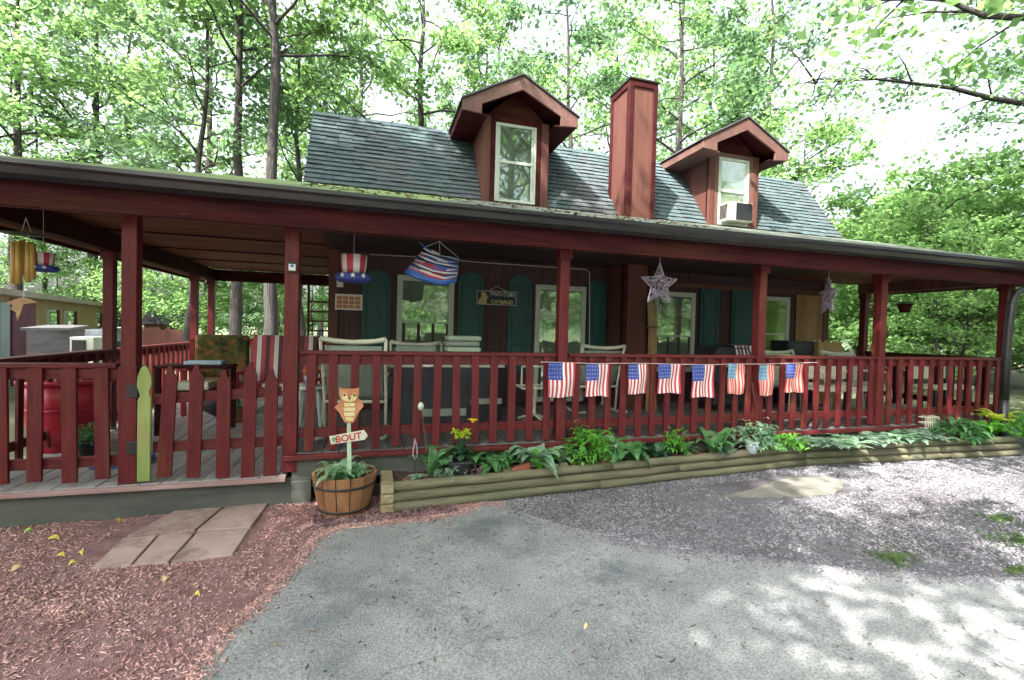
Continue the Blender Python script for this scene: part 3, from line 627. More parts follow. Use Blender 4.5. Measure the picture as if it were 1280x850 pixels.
# ------------------------------------------------------------------ plants
def leafmat(n, a, b, t=.35): return mat(n, a, b, 14, .45, .15, 60, tint=0, trans=t, spec=.5)
HOSTA = leafmat('hosta_leaf', (.05, .16, .06), (.12, .28, .10)); HOSTAW = leafmat('pale_hosta_leaf', (.12, .26, .16), (.34, .46, .34)); BUSHG = leafmat('bright_bush_leaf', (.06, .24, .03), (.16, .42, .06)); DKG = leafmat('dark_leaf', (.015, .06, .035), (.04, .13, .06)); GREY = leafmat('grey_green_leaf', (.10, .18, .13), (.24, .33, .25)); WEEDM = leafmat('moss_leaf', (.06, .12, .03), (.13, .19, .06)); YLF = leafmat('yellow_flower', (.70, .45, .02), (.85, .62, .05)); YG = leafmat('yellow_green_leaf', (.35, .48, .03), (.55, .62, .08))
def blade(mb, base, ang, L, W, lift, droop, n=6, fold=.12, twist=0):
    """one arching leaf"""
    A = []; B = []; C_ = []; ca, sa = math.cos(ang), math.sin(ang)
    for i in range(n+1):
        t = i/n; r = L*t*(1-.15*t); z = lift*t*2-(lift+droop)*t*t*1.2
        wd = W*math.sin(math.pi*min(1, (t*.93+.07))**.75)*.5 if t < 1 else .0
        cx_, cy_, cz = base[0]+ca*r, base[1]+sa*r, base[2]+z
        A.append((cx_-sa*wd, cy_+ca*wd, cz+wd*fold*2)); B.append((cx_+sa*wd, cy_-ca*wd, cz+wd*fold*2)); C_.append((cx_, cy_, cz))
    mb.strip(A, C_); mb.strip(C_, B)
GRP = 'plants growing in the raised bed'
def plant(name, label, cat, x, y, z, leaves, L, W, lift, droop, m, stems=0, fl=None, group=None, up=1, seedv=0, spread=.03, fold=.12):
    st = random.getstate(); random.seed(seedv); mb = MB()
    if group == GRP or 'creeping' in name: L *= 1.65; W *= 1.7; lift *= 1.5; z -= .03; leaves = int(leaves*1.25)
    for i in range(leaves):
        a = random.uniform(0, 2*math.pi); k = random.uniform(.6, 1.1)
        b = (x+random.uniform(-spread, spread), y+random.uniform(-spread, spread), z+random.uniform(0, .04)*up)
        blade(mb, b, a, L*k, W*random.uniform(.7, 1.1), lift*random.uniform(.5, 1.3), droop*random.uniform(.3, 1.4), fold=fold)
    if fl is None:
        o = mb.build(name, m, fixn=False, smooth=True); tag(o, label, cat, group); random.setstate(st); return o
    T = thing(name, label, cat, (x, y, z), 0, group); mb.build('foliage', m, T, fixn=False, smooth=True); fl(T); random.setstate(st); return T
def bushlet(name, label, cat, x, y, z, rx, rz, n, L, W, m, seedv=0, group=None, parent=None):
    if group == GRP: rx *= 1.3; rz *= 1.25; L *= 1.25; W *= 1.5
    rnd = np.random.default_rng(seedv); d = rnd.normal(0, 1, (n, 3)); d /= np.linalg.norm(d, axis=1)[:, None]; d[:, 2] = np.abs(d[:, 2])*1.0-.15
    rr = rnd.uniform(.45, 1.0, n)[:, None]*(1+.25*np.sin(d[:, :1]*7+d[:, 2:]*5)); c = np.array([x, y, z])+d*rr*np.array([rx, rx, rz])
    mb = MB()
    for i in range(n):
        blade(mb, c[i], math.atan2(d[i, 1], d[i, 0])+rnd.normal(0, .7), L*rnd.uniform(.6, 1.3), W*rnd.uniform(.7, 1.3), L*rnd.uniform(0, .6), L*rnd.uniform(0, .6), n=3)
    for i in range(6):
        a = rnd.uniform(0, 6.28); mb.tube([(x, y, z-.05), (x+math.cos(a)*rx*.5, y+math.sin(a)*rx*.5, z+rz*.6)], .004, 4)
    o = mb.build(name, m, parent, fixn=False, smooth=True)
    if parent is None: tag(o, label, cat, group)
    return o
def soilz(x): return gz(x)+.225
GRP = 'plants growing in the raised bed'
def bx(px, py, dz=0): 
    p = at(px, py, 'Y', 4.27); return p.x
plant('spider_lily', 'strap leaved green plant at the left end of the raised bed', 'plant', bx(540, 580), 4.27, .24, 16, .20, .045, .17, .05, HOSTA, group=GRP, seedv=1)
plant('ground_herb', 'small pale rosette in the front left corner of the bed', 'plant', bx(522, 600), 4.17, .24, 12, .08, .03, .03, .02, HOSTAW, group=GRP, seedv=2)
bushlet('leafy_plant', 'loose white-edged plant right of the strap leaved one', 'plant', bx(565, 580), 4.29, .26, .13, .15, 80, .07, .035, HOSTAW, 3, GRP)
def lily(T):
    x, y, z = T.location
    st = MB(); tops = []
    for i in range(6):
        a = (x+random.uniform(-.06, .08), y+random.uniform(-.03, .03), z+random.uniform(.22, .34)); st.tube([(x, y, z), ((x+a[0])/2, y, z+.15), a], .005, 5); tops.append(a)
    st.build('stem', DKG, T)
    yl = MB()
    for a in tops:
        for k in range(14): blade(yl, a, random.uniform(0, 6.28), .06, .022, random.uniform(-.02, .05), .01, n=3)
    yl.build('yellow_leaves', YG, T, fixn=False, smooth=True)
    f = MB(); c = (x+.11, y-.04, z+.355)
    for k in range(6): blade(f, c, k*1.05, .07, .032, .045, .01, n=4)
    f.build('flower', YLF, T, fixn=False, smooth=True)
plant('potted_lily', 'yellow lily with dark leaves growing in a black pot', 'plant', bx(575, 570), 4.30, .34, 26, .15, .08, .12, .04, DKG, fl=lily, seedv=5)
pt_ = thing('plant_pot', 'black square nursery pot holding the yellow lily', 'pot', (bx(573, 585), 4.28, .22)); px_ = bx(573, 585)
MB().quadbox([(px_-.07, 4.2, .2), (px_+.07, 4.2, .2), (px_+.07, 4.34, .2), (px_-.07, 4.34, .2), (px_-.10, 4.17, .35), (px_+.10, 4.17, .35), (px_+.10, 4.37, .35), (px_-.10, 4.37, .35)]).build('pot_body', BLACK, pt_, bevel=.01)
MB().box(px_-.11, px_+.11, 4.16, 4.38, .335, .353).build('pot_rim', BLACK, pt_, bevel=.006)
plant('hosta', 'bright green hosta between the black pot and the wide leaved hosta', 'hosta', bx(618, 575), 4.27, .25, 22, .17, .07, .10, .08, HOSTA, group=GRP, seedv=8)
bushlet('heather_clump', 'purple-tinged low clump right of the black pot', 'plant', bx(598, 590), 4.2, .23, .09, .08, 90, .04, .015, mat('purple_leaf', (.10, .04, .08), (.22, .10, .14), 12, .7, .1), 9, GRP)
plant('hosta', 'wide leaved hosta with drooping stems left of the round green bush', 'hosta', bx(668, 570), 4.27, .27, 22, .24, .09, .15, .10, HOSTAW, group=GRP, seedv=10)
plant('hosta', 'young light green hosta leaning over the front timber', 'hosta', bx(674, 592), 4.2, .25, 9, .15, .05, .12, .03, BUSHG, group=GRP, seedv=11)
bushlet('round_bush', 'rounded bright green bush under the second flag', 'bush', bx(737, 550), 4.3, .34, .19, .27, 420, .065, .022, BUSHG, 12, GRP)
plant('hosta', 'large broad leaved hosta right of the round bush', 'hosta', bx(783, 560), 4.27, .28, 26, .21, .115, .13, .10, HOSTA, group=GRP, seedv=13)
plant('dark_plant', 'dark leaved plant with a black base left of the feathery plant', 'plant', bx(824, 565), 4.28, .26, 20, .12, .06, .10, .06, DKG, group=GRP, seedv=14)
bushlet('feathery_plant', 'small feathery green plant beside the dark leaved one', 'plant', bx(845, 553), 4.33, .33, .11, .20, 160, .06, .018, BUSHG, 15, GRP)
plant('hosta', 'upright green hosta under the fifth flag', 'hosta', bx(893, 560), 4.28, .29, 16, .18, .07, .19, .08, HOSTA, group=GRP, seedv=16)
plant('hosta', 'low hosta leaves at the front left of the patterned pot', 'hosta', bx(905, 563), 4.22, .27, 9, .12, .06, .07, .06, GREY, group=GRP, seedv=17)
bushlet('trailing_bush', 'wide pale green bush growing behind the patterned pot', 'bush', bx(948, 535), 4.34, .36, .20, .24, 260, .08, .035, HOSTAW, 18, GRP)
bushlet('trailing_bush', 'bright leafy clump spilling right of the patterned pot', 'bush', bx(975, 545), 4.27, .32, .22, .12, 240, .07, .025, BUSHG, 19, GRP)
for i, (px, s, m_, lb) in enumerate(((1013, .2, GREY, 'grey leaved creeper just right of the bend in the timbers'), (1045, .2, HOSTAW, 'pale creeping plant below the middle of the fourth rail'), (1080, .2, GREY, 'grey creeping plant left of the fifth post'), (1115, .18, HOSTAW, 'pale creeping plant right of the fifth post'), (1150, .2, GREY, 'grey creeping plant before the small wire basket'))):
    plant('creeping_plant', lb, 'plant', bx(px, 545), 4.22, .29+gz(bx(px, 545))*.6, 44, s, .06, .05, .03, m_, group='creeping plants along the right of the bed', seedv=30+i, spread=.17)
bushlet('fern_clump', 'mid green arching clump at the right part of the bed', 'plant', bx(1185, 535), 4.2, .36, .24, .16, 170, .13, .045, HOSTA, 25, GRP)
plant('grassy_clump', 'spiky dark green clump at the right end of the bed', 'plant', bx(1222, 535), 4.15, .34, 34, .26, .03, .16, .10, BUSHG, group=GRP, seedv=26)
plant('leafy_seedling', 'lime green broad leaves standing before the last post', 'plant', bx(1240, 510), 4.2, .50, 12, .20, .09, .10, .04, YG, group=GRP, seedv=27)
bushlet('side_bush', 'feathery green bush beyond the right end of the timbers', 'bush', 8.55, 4.15, .30, .28, .35, 420, .10, .03, BUSHG, 28)
bushlet('side_bush', 'taller green bush at the right edge under the black arch', 'bush', 9.2, 4.3, .4, .35, .35, 380, .11, .03, HOSTA, 29)
ROCK = mat('garden_rock', (.20, .17, .14), (.34, .30, .25), 9, .9, .6, 40); BRK = mat('broken_brick', (.26, .07, .05), (.36, .13, .09), 9, .9, .5, 60)
for px, py, s_, kind, lb in ((650, 583, .10, 1, 'long broken red brick leaning between the hostas'), (632, 590, .05, 0, 'tan rock in front of the bright hosta'), (690, 583, .06, 0, 'pale rock right of the broken brick'), (706, 580, .05, 0, 'second pale rock left of the round bush'),
        (758, 572, .045, 1, 'red brick scrap under the round bush'), (812, 572, .045, 0, 'rounded rock left of the feathery plant'), (868, 566, .04, 0, 'small rock at the feet of the upright hosta'), (990, 556, .05, 0, 'flat grey rock at the bend in the timbers'), (1002, 541, .06, 0, 'dark folded rock behind the bend in the timbers')):
    x = at(px, py, 'Y', 4.22).x; y = bfront(x)+.10+.03*math.sin(px)
    if kind: o = MB().quadbox([(x-s_, y-.03, soilz(x)-.03), (x+s_, y-.02, soilz(x)-.03), (x+s_, y+.05, soilz(x)-.03), (x-s_, y+.04, soilz(x)-.03), (x-s_, y-.03, soilz(x)+.01), (x+s_, y-.02, soilz(x)+.06), (x+s_, y+.05, soilz(x)+.06), (x-s_, y+.04, soilz(x)+.01)]).build('brick', BRK, bevel=.008)
    else: o = MB().ico((x, y, soilz(x)-.005), s_, 2, (1.2, .8, .7), jit=.13).build('garden_rock', ROCK, smooth=False)
    tag(o, lb, 'brick' if kind else 'rock', 'rocks and bricks in the raised bed')
for px, py, n_, L_2, W_2, li, m_, lb, sv in ((640, 572, 14, .13, .06, .11, HOSTA, 'dark green hosta behind the broken brick', 61), (706, 560, 12, .14, .07, .10, HOSTAW, 'silvery hosta partly behind the round bush', 62), (762, 548, 14, .14, .08, .14, HOSTAW, 'silvery upright hosta at the right shoulder of the round bush', 63), (862, 560, 18, .10, .04, .08, HOSTA, 'small green plant right of the feathery plant', 64), (590, 560, 10, .16, .08, .10, HOSTA, 'broad dark leaf plant behind the black pot', 65), (550, 590, 26, .05, .02, .03, GREY, 'grey moss cushion at the foot of the strap leaved plant', 66), (792, 578, 40, .05, .02, .03, WEEDM, 'low mossy clump in front of the broad leaved hosta', 67), (720, 588, 40, .05, .02, .03, WEEDM, 'low mossy clump in front of the round bush', 68)):
    x = at(px, py, 'Y', 4.27).x; plant('hosta' if n_ < 20 else 'moss_clump', lb, 'hosta' if n_ < 20 else 'moss', x, 4.33 if n_ < 20 else bfront(x)+.07, soilz(x)+.02, n_, L_2, W_2, li, .05, m_, group=GRP, seedv=sv, spread=.03 if n_ < 20 else .09)
bk = thing('patterned_pot', 'small pale blue patterned pot under the sixth flag', 'pot', (bx(934, 545), 4.2, .28)); xx = bx(934, 545)
MB().lathe((xx, 4.2, .27), [(.05, 0), (.072, .125), (.065, .127), (.05, .02)], 20).build('pot_body', mat('patterned_ceramic', (.38, .50, .60), (.62, .70, .78), 40, .5, .1), bk, smooth=True)
MB().lathe((xx, 4.2, .385), [(.075, 0), (.079, .005), (.079, .017), (.072, .018)], 20, cap=False).build('pot_rim', WHITE, bk, smooth=True)
wb = thing('wire_basket', 'small grey wire basket on the deck edge near the right end', 'basket', (7.05, 4.36, .44)); q = MB()
for i in range(9): q.tube([(6.92+i*.033, 4.30, .42), (6.92+i*.033, 4.30, .56)], .004, 5)
for z in (.42, .49, .56): q.tube([(6.92, 4.30, z), (7.18, 4.30, z), (7.18, 4.38, z), (6.92, 4.38, z), (6.92, 4.30, z)], .005, 5)
q.build('wires', CREAM, wb)
# solar spike light and hook stake
def stake(name, label, cat, px, py0, py1, Y, m, head=None):
    a = at(px, py1, 'Y', Y); b = at(px-8, py0, 'Y', Y); T = thing(name, label, cat, a)
    MB().tube([a, a.lerp(b, .5)+Vector((.01, 0, 0)), b], .006, 6).build('stem', m, T)
    if head: MB().ico(b, .03, 2, (1, 1, 1.3)).build('lamp_head', head, T, smooth=True)
stake('garden_stake', 'thin stake with a white ornament leaning on the rail', 'garden stake', 534, 508, 580, 4.33, BROWN, WHITE)
stake('garden_stake', 'bent dry twig stake rising behind the patterned pot', 'garden stake', 948, 478, 540, 4.34, BROWN)
ps = thing('purple_windspinner', 'hanging purple glass teardrop at the left end of the bed', 'ornament', at(520, 560, 'Y', 4.2)); a = at(519, 562, 'Y', 4.2)
MB().tube([a+Vector((-.005, 0, .10)), a+Vector((.012, 0, .03)), a+Vector((.02, 0, -.05)), a+Vector((0, 0, -.09)), a+Vector((-.02, 0, -.04)), a+Vector((-.012, 0, .03)), a+Vector((-.005, 0, .10))], .006, 6).build('loop', SILV, ps)
MB().tube([a+Vector((0, 0, -.09)), a+Vector((0, 0, -.2))], .004, 5).build('stem', HOOP, ps)
WEED = leafmat('weed_leaf', (.045, .095, .025), (.11, .18, .05))
# weeds on the gravel
for px, py, r_, lb in ((1118, 702, .16, 'green weed patch in the gravel at the driveway corner'), (1275, 682, .22, 'green weed patch at the right edge of the gravel'), (1250, 655, .14, 'faint low weed patch behind the right edge patch'), (1278, 720, .1, 'tiny weed patch lowest at the right edge'), (533, 628, .05, 'small dark sprig between tub and timbers')):
    p = at(px, py, 'Z', .03); rnd = np.random.default_rng(px); mb = MB()
    for i in range(int(260*r_/.16)):
        a = rnd.uniform(0, 6.28); rr = r_*abs(rnd.normal(0, .62)); blade(mb, (p.x+math.cos(a)*rr*1.3, p.y+math.sin(a)*rr*.8, gz(p.x)+.004), rnd.uniform(0, 6.28), rnd.uniform(.02, .05), .012, .02, .005, n=3)
    tag(mb.build('weed_patch', DKG if r_ < .06 else WEED, fixn=False), lb, 'weeds', 'weeds in the gravel', 'stuff')
# ------------------------------------------------------------------ tub planter and owl sign
tx, ty = -.205, 4.165; tub = thing('barrel_planter', 'half barrel wooden planter with two black hoops', 'planter', (tx, ty, 0))
ns = 14; b = MB()
for i in range(ns):
    a0 = 2*math.pi*i/ns+.015; a1 = 2*math.pi*(i+1)/ns-.015; ro0, ro1 = .195, .262; th = .022; zt = .335+random.uniform(-.004, .006)
    def C(r, a, z): return (tx+r*math.cos(a), ty+r*math.sin(a), z)
    rows = []
    for (z, r) in ((.0, ro0), (.12, .225), (.24, .248), (zt, ro1)): rows.append([C(r, a0, z), C(r, a1, z), C(r-th, a1, z), C(r-th, a0, z)])
    n = len(b.v)
    for rw in rows: b.v += rw
    for k in range(3):
        for j in range(4):
            a = n+k*4+j; c = n+k*4+(j+1) % 4; b.f.append((a, c, c+4, a+4)); b.m.append(0)
    b.f.append((n+12, n+13, n+14, n+15)); b.m.append(0); b.f.append((n+3, n+2, n+1, n)); b.m.append(0)
b.build('staves', TUBW, tub, bevel=.003)
for z, r in ((.045, .2065), (.245, .250)):
    MB().lathe((tx, ty, z), [(r, 0), (r+.005, .001), (r+.0075, .02), (r+.0035, .021), (r, 0)], 40, cap=False).build('hoop', HOOP, tub, smooth=True)
MB().lathe((tx, ty, .25), [(.001, .02), (.12, .015), (.22, 0)], 20, cap=False).build('soil', SOIL, tub)
VAR = leafmat('variegated_leaf', (.05, .20, .08), (.40, .52, .38))
plant('variegated_plant', 'white striped strap leaves at the left of the barrel planter', 'plant', tx-.07, ty-.07, .28, 22, .30, .055, .17, .05, VAR, seedv=41, group='plants in the barrel')
plant('variegated_plant', 'short pale rosette filling the middle and right of the barrel', 'plant', tx+.04, ty-.02, .29, 90, .14, .04, .09, .03, VAR, seedv=42, group='plants in the barrel', spread=.11)
ow = thing('owl_sign', 'wooden owl cutout on a pale green stake with a white name board', 'garden sign', (tx, ty-.12, .25)); OY = ty-.12
def O(x, y): q = at(x, y, 'Y', OY); return (q.x, q.z)
STK = mat('pale_green_stake', (.34, .48, .34), (.46, .60, .45), 5, .6, .1); OWLO = mat('owl_orange', (.42, .15, .07), (.56, .25, .13), 8, .6, .2); OWLC = mat('owl_cream', (.56, .46, .20), (.70, .62, .38), 20, .6, .2); OWLB = mat('owl_dark', (.10, .04, .02), None, bump=0)
MB().prism([O(434, 590), O(439.5, 590), O(438.5, 528), O(433.5, 528)], 'Y', OY-.002, OY+.016).build('stake', STK, ow, bevel=.002)
MB().prism([O(*p) for p in ((424, 515), (431, 528), (442, 528), (449, 514), (455, 507), (451, 500), (447, 497), (449, 492), (449, 486), (424, 486), (425, 493), (427, 500), (418, 509), (421, 512))], 'Y', OY-.016, OY-.003).build('body_board', OWLO, ow, bevel=.003)
MB().prism([O(*p) for p in ((424.5, 487), (424, 492), (426, 499), (432, 503), (441, 503), (447, 499), (449, 492), (448.5, 487), (449, 484), (444, 485.5), (429, 485.5), (424, 484))], 'Y', OY-.026, OY-.017).build('head_board', OWLO, ow, bevel=.002)
MB().prism([O(*p) for p in ((426, 494), (430, 500), (437, 502), (444, 500), (448, 494), (445, 496), (441, 492), (437, 497), (432, 492), (428, 496))], 'Y', OY-.030, OY-.027).build('face_patch', OWLC, ow)
for cx_ in (431, 443):
    q = at(cx_, 493, 'Y', OY); e = MB().lathe((0, 0, 0), [(.001, 0), (.017, 0), (.017, .004), (.001, .004)], 14).build('eye', OWLC, ow)
    e.matrix_parent_inverse = Matrix.Identity(4); e.location = Vector((q.x, OY-.031, q.z))-Vector(ow.location); e.rotation_euler = (R(90), 0, 0)
    e = MB().lathe((0, 0, 0), [(.001, 0), (.010, 0), (.010, .003), (.001, .003)], 12).build('pupil', OWLB, ow)
    e.matrix_parent_inverse = Matrix.Identity(4); e.location = Vector((q.x, OY-.0355, q.z))-Vector(ow.location); e.rotation_euler = (R(90), 0, 0)
for i, y in enumerate((505, 511, 517, 523)):
    wd = (7, 7.5, 7, 5)[i]; MB().prism([O(437-wd, y-2), O(437+wd, y-2), O(437+wd-1, y+2.6), O(437-wd+1, y+2.6)], 'Y', OY-.021, OY-.017).build('belly_slat', OWLC, ow, bevel=.001)
MB().prism([O(437-2, 495.5), O(437+2, 495.5), O(437, 500)], 'Y', OY-.036, OY-.031).build('beak', OWLB, ow)
MB().prism([O(412, 545), O(414, 555), O(456, 549), (O(460, 544)), O(455, 537)], 'Y', OY-.020, OY-.006).build('name_board', mat('white_board', (.50, .50, .42), (.68, .67, .60), 12, .7, .2), ow, bevel=.002)
def text(s, loc, size, m, name, parent, rx=90, ry=0, ext=.0015, align='CENTER', bold=0):
    cu = bpy.data.curves.new(name, 'FONT'); cu.body = s; cu.size = size; cu.extrude = ext; cu.align_x = align; cu.align_y = 'CENTER'; cu.offset = bold
    t = bpy.data.objects.new(name, cu); COL.objects.link(t); dg = bpy.context.evaluated_depsgraph_get()
    me = bpy.data.meshes.new_from_object(t.evaluated_get(dg)); bpy.data.objects.remove(t)
    o = bpy.data.objects.new(name, me); COL.objects.link(o); me.materials.clear(); me.materials.append(m)
    o.matrix_basis = Matrix.Translation(loc) @ Matrix.Rotation(R(ry), 4, 'Y') @ Matrix.Rotation(R(rx), 4, 'X')
    part(o, parent); return o
q = at(436, 546.5, 'Y', OY)
text('BOUT', (q.x, OY-.0215, q.z), .075, mat('red_letters', (.42, .06, .05), None, bump=0), 'lettering', ow, ry=-8, bold=.002)
text('8', (q.x-.112, OY-.0215, q.z-.022), .07, mat('green_letters', (.04, .22, .10), None, bump=0), 'numeral', ow, ry=-8, bold=.002)
# ------------------------------------------------------------------ flags on a string
fl = thing('flag_string', 'string of eight small american flags tied along the rail', 'flag string', (3.8, FY-.1, 1.2))
SY = FY-.085
sp = [at(x, y, 'Y', SY) for x, y in ((676, 452.5), (699, 453), (745, 454.5), (795, 454), (836, 455), (877, 456), (918, 455), (956, 455), (991, 454), (1022, 453))]
MB().tube(sp, .0035, 5).build('string', STRING, fl)
STARS = mat('flag_star', (.75, .75, .8), None, bump=0)
def flag(cx, top, w, h, mats, seedv, label=None, skew=0):
    rnd = random.Random(seedv); nC, nR = 13, 10; m = MB(); a0 = rnd.uniform(0, 6)
    def P(u, v): # u across, v down
        x = cx+(u-.5)*w+skew*v*.02+.006*math.sin(v*5+a0)*v; z = top-h*v*(1+.02*math.sin(u*7+a0)); y = SY-.012+.012*math.sin(u*9+a0)*(.25+v)+.008*math.sin(v*6+u*4+a0)
        return (x, y, z)
    for r in range(nR+1):
        for c_ in range(nC+1): m.v.append(P(c_/nC, r/nR))
    for r in range(nR):
        for c_ in range(nC):
            a = r*(nC+1)+c_; m.f.append((a, a+1, a+nC+2, a+nC+1))
            m.m.append(0 if (c_ < 7 and r < 5) else (1 if c_ % 2 == 0 else 2))
    o = m.build('flag', mats, fl, fixn=False)
    s = MB()
    for i in range(5):
        for j in range(4):
            u = .06+i*.10; v = .07+j*.115; p = Vector(P(u, v)); e = .0055; y = p.y-.0025
            n = len(s.v)
            for k in range(10):
                rr = e if k % 2 == 0 else e*.45; s.v.append((p.x+rr*math.sin(k*math.pi/5), y, p.z+rr*math.cos(k*math.pi/5)))
            s.f.append(tuple(range(n, n+10))); s.m.append(0)
    st = s.build('stars', STARS, fl, fixn=False)
    if label: o['label'] = label
std = [BLUE, FRED, FWHT]
for i, (px, yt, yb, wpx) in enumerate(((701, 453, 496, 33), (746, 455, 495, 27), (796, 455, 492, 23), (836, 455, 491, 26), (878, 456, 496, 25), (919, 454, 492, 20), (957, 456, 494, 19), (992, 455, 490, 19))):
    a = at(px-wpx/2, yt, 'Y', SY); b_ = at(px+wpx/2, yb, 'Y', SY)
    ms = std if i not in (5, 6, 7) else ([FFADE, FRED, FTAN] if i == 5 else ([FFADE, FRED, FTAN] if i == 6 else [BLUE, FRED, FTAN]))
    flag((a.x+b_.x)/2, a.z, b_.x-a.x, a.z-b_.z, ms, i, 'faded flag with tan stripes' if i > 4 else None)
# ------------------------------------------------------------------ things hanging from the porch
def hang(name, label, cat, px, py, Y): return thing(name, label, cat, at(px, py, 'Y', Y))
def cord(T, a, b, m=STRING, r=.003): MB().tube([a, b], r, 5).build('cord', m, T)
Y_ = 4.9
def hat(px, py, k, Y, label, mats=(FRED, FWHT, BLUE)):
    c = at(px, py, 'Y', Y); T = thing('hat_windsock', label, 'windsock', c); n = 24
    m = MB(); base = 0
    prof = [(.125*k, .20*k), (.118*k, .10*k), (.105*k, .02*k)]
    for (r, z) in prof:
        for i in range(n): a = 2*math.pi*i/n; m.v.append((c.x+r*math.cos(a), c.y+r*math.sin(a), c.z+z))
    for i in range(2):
        for j in range(n):
            a = i*n+j; b = i*n+(j+1) % n; m.f.append((a, b, b+n, a+n)); m.m.append((j//2) % 2)
    m.build('striped_crown', [mats[0], mats[1]], T, fixn=False, smooth=True, solid=.004)
    MB().lathe((c.x, c.y, c.z-.06*k), [(.12*k, .08*k), (.165*k, .075*k), (.172*k, .03*k), (.14*k, 0), (.05*k, -.002)], 28).build('blue_brim', mats[2], T, smooth=True)
    s = MB()
    for a in (-2.15, -1.57, -1.0):
        cx_, cy_, cz_ = c.x+.174*k*math.cos(a), c.y+.174*k*math.sin(a)-.004, c.z-.008; t = Vector((-math.sin(a), math.cos(a), 0)); nn = len(s.v)
        for q in range(10):
            rr = (.026 if q % 2 == 0 else .012)*k; v = Vector((cx_, cy_, cz_))+t*rr*math.sin(q*math.pi/5)+Vector((0, 0, rr*math.cos(q*math.pi/5))); s.v.append(tuple(v))
        s.f.append(tuple(range(nn, nn+10))); s.m.append(0)
    s.build('white_stars', FWHT, T, fixn=False, solid=.004); cord(T, c+Vector((0, 0, .2*k)), (c.x, c.y, 2.57), r=.002)
    MB().tube([c+Vector((-.125*k, 0, .2*k)), c+Vector((0, 0, .22*k)), c+Vector((.125*k, 0, .2*k))], .002, 5).build('bridle', STRING, T)
hat(442, 345, 1.0, 4.85, 'red white and blue top hat windsock left of the first window')
hat(54, 334, .62, 5.1, 'small striped top hat ornament beside the bamboo chime')
# blue striped boat-like windsock
T = hang('striped_sail_ornament', 'blue ornament of rippled white and red stripes hanging above the window', 'windsock', 540, 332, 4.85)
top = [at(x, y, 'Y', 4.85) for x, y in ((531, 309), (540, 313), (550, 317), (562, 320), (574, 323))]
bot = [at(x, y, 'Y', 4.85) for x, y in ((505, 341), (518, 347), (533, 353), (552, 357), (570, 353))]
m = MB(); nR = 22; nC = 4; rr_ = random.Random(2)

for r in range(nR+1):
    t = r/nR
    for c_ in range(5):
        p = top[c_].lerp(bot[c_], t); p = Vector(p); p.y -= .07*math.sin(math.pi*t)*math.sin(math.pi*(c_+.5)/5)+.012*math.sin(t*40+c_); p.z += .006*math.sin(c_*2.3+r)
        m.v.append(tuple(p))
for r in range(nR):
    for c_ in range(4):
        a = r*5+c_; m.f.append((a, a+1, a+6, a+5)); m.m.append(0 if r >= nR-4 else ((0, 1, 3, 0, 1, 2)[(r+c_*(r % 5 == 0)) % 6]))
m.build('rippled_cloth', [SAILB, FWHT, FRED, HOOP], T, fixn=False, smooth=True, solid=.006)
a = at(549, 302, 'Y', 4.85); MB().tube([top[0], a, top[4]], .003, 5).tube([a, top[2]], .003, 5).tube([a, (a.x, a.y, 2.57)], .002, 5).build('bridle', STRING, T)
MB().tube([at(524, 303, 'Y', 4.85), top[0], top[2]], .006, 6).build('spar', SAILB, T)
# stars
def star(px, py, R_, Y, label, rz):
    c = at(px, py, 'Y', Y); T = thing('star_ornament', label, 'ornament', c, rz); m = MB(); P5 = []
    for k in range(10):
        r = R_ if k % 2 == 0 else R_*.45; a = math.pi/2+k*math.pi/5; P5.append(Vector((r*math.cos(a), 0, r*math.sin(a))))
    f = MB()
    for k in range(10): f.tube([P5[k], P5[(k+1) % 10]], .008, 6); f.tube([P5[k]*.42, P5[(k+1) % 10]*.42], .006, 5)
    for k in range(0, 10, 2): f.tube([P5[k], P5[k]*.45+Vector((0, -.03, 0)), P5[(k+5) % 10]*.3], .005, 5)
    o = f.build('wire_frame', SILV); o.parent = T
    g_ = MB(); rr = random.Random(px)
    for i in range(340):
        k = rr.randrange(10); t = rr.random(); s = rr.uniform(.45, .98); p = (P5[k].lerp(P5[(k+1) % 10], t))*s; g_.ico((p.x, rr.uniform(-.03, .03), p.z), rr.uniform(.006, .014), 1, jit=.2)
    o = g_.build('glitter_beads', SILV); o.parent = T
    o = MB().tube([(0, 0, R_), (0, 0, 2.57-c.z)], .004, 5).build('cord', STRING); o.parent = T
star(824, 356, .245, 4.7, 'large silver-purple star ornament hanging left of the star at the far end', 0)
star(1035, 371, .25, 4.7, 'red and silver star ornament seen edge-on near the plywood wall', R(62))
# bamboo chime
T = hang('bamboo_chime', 'bamboo wind chime hanging at the left end of the porch', 'wind chime', 36, 320, 5.0); c = at(36, 292, 'Y', 5.0)
MB().lathe((c.x-.03, c.y, c.z-.01), [(.02, .012), (.14, .006), (.15, 0), (.02, -.006)], 20).build('top_disc', mat('dark_green_disc', (.02, .05, .03), None, bump=0), T, smooth=True)
for x, y0, y1 in ((17, 302, 355), (23, 302, 355), (35, 303, 353), (41, 305, 349), (28, 300, 345)):
    a = at(x, y0, 'Y', 5.0+.03*math.sin(x)); b = at(x, y1, 'Y', 5.0+.03*math.sin(x)); MB().tube([a, b], .02, 10).build('bamboo_tube', BAMB, T, smooth=True)
MB().tube([c+Vector((-.05, 0, 0)), (c.x-.02, c.y, 2.41)], .003, 5).tube([c+Vector((.02, 0, 0)), (c.x-.02, c.y, 2.41)], .003, 5).build('cord', STRING, T)
a = at(29, 352, 'Y', 5.0); MB().tube([c, a, at(30, 372, 'Y', 5.0)], .003, 5).build('clapper_cord', STRING, T)
T = hang('bird_ornament', 'carved brown bird ornament hanging below the bamboo chime', 'ornament', 29, 380, 5.0); c = at(28, 379, 'Y', 5.0)
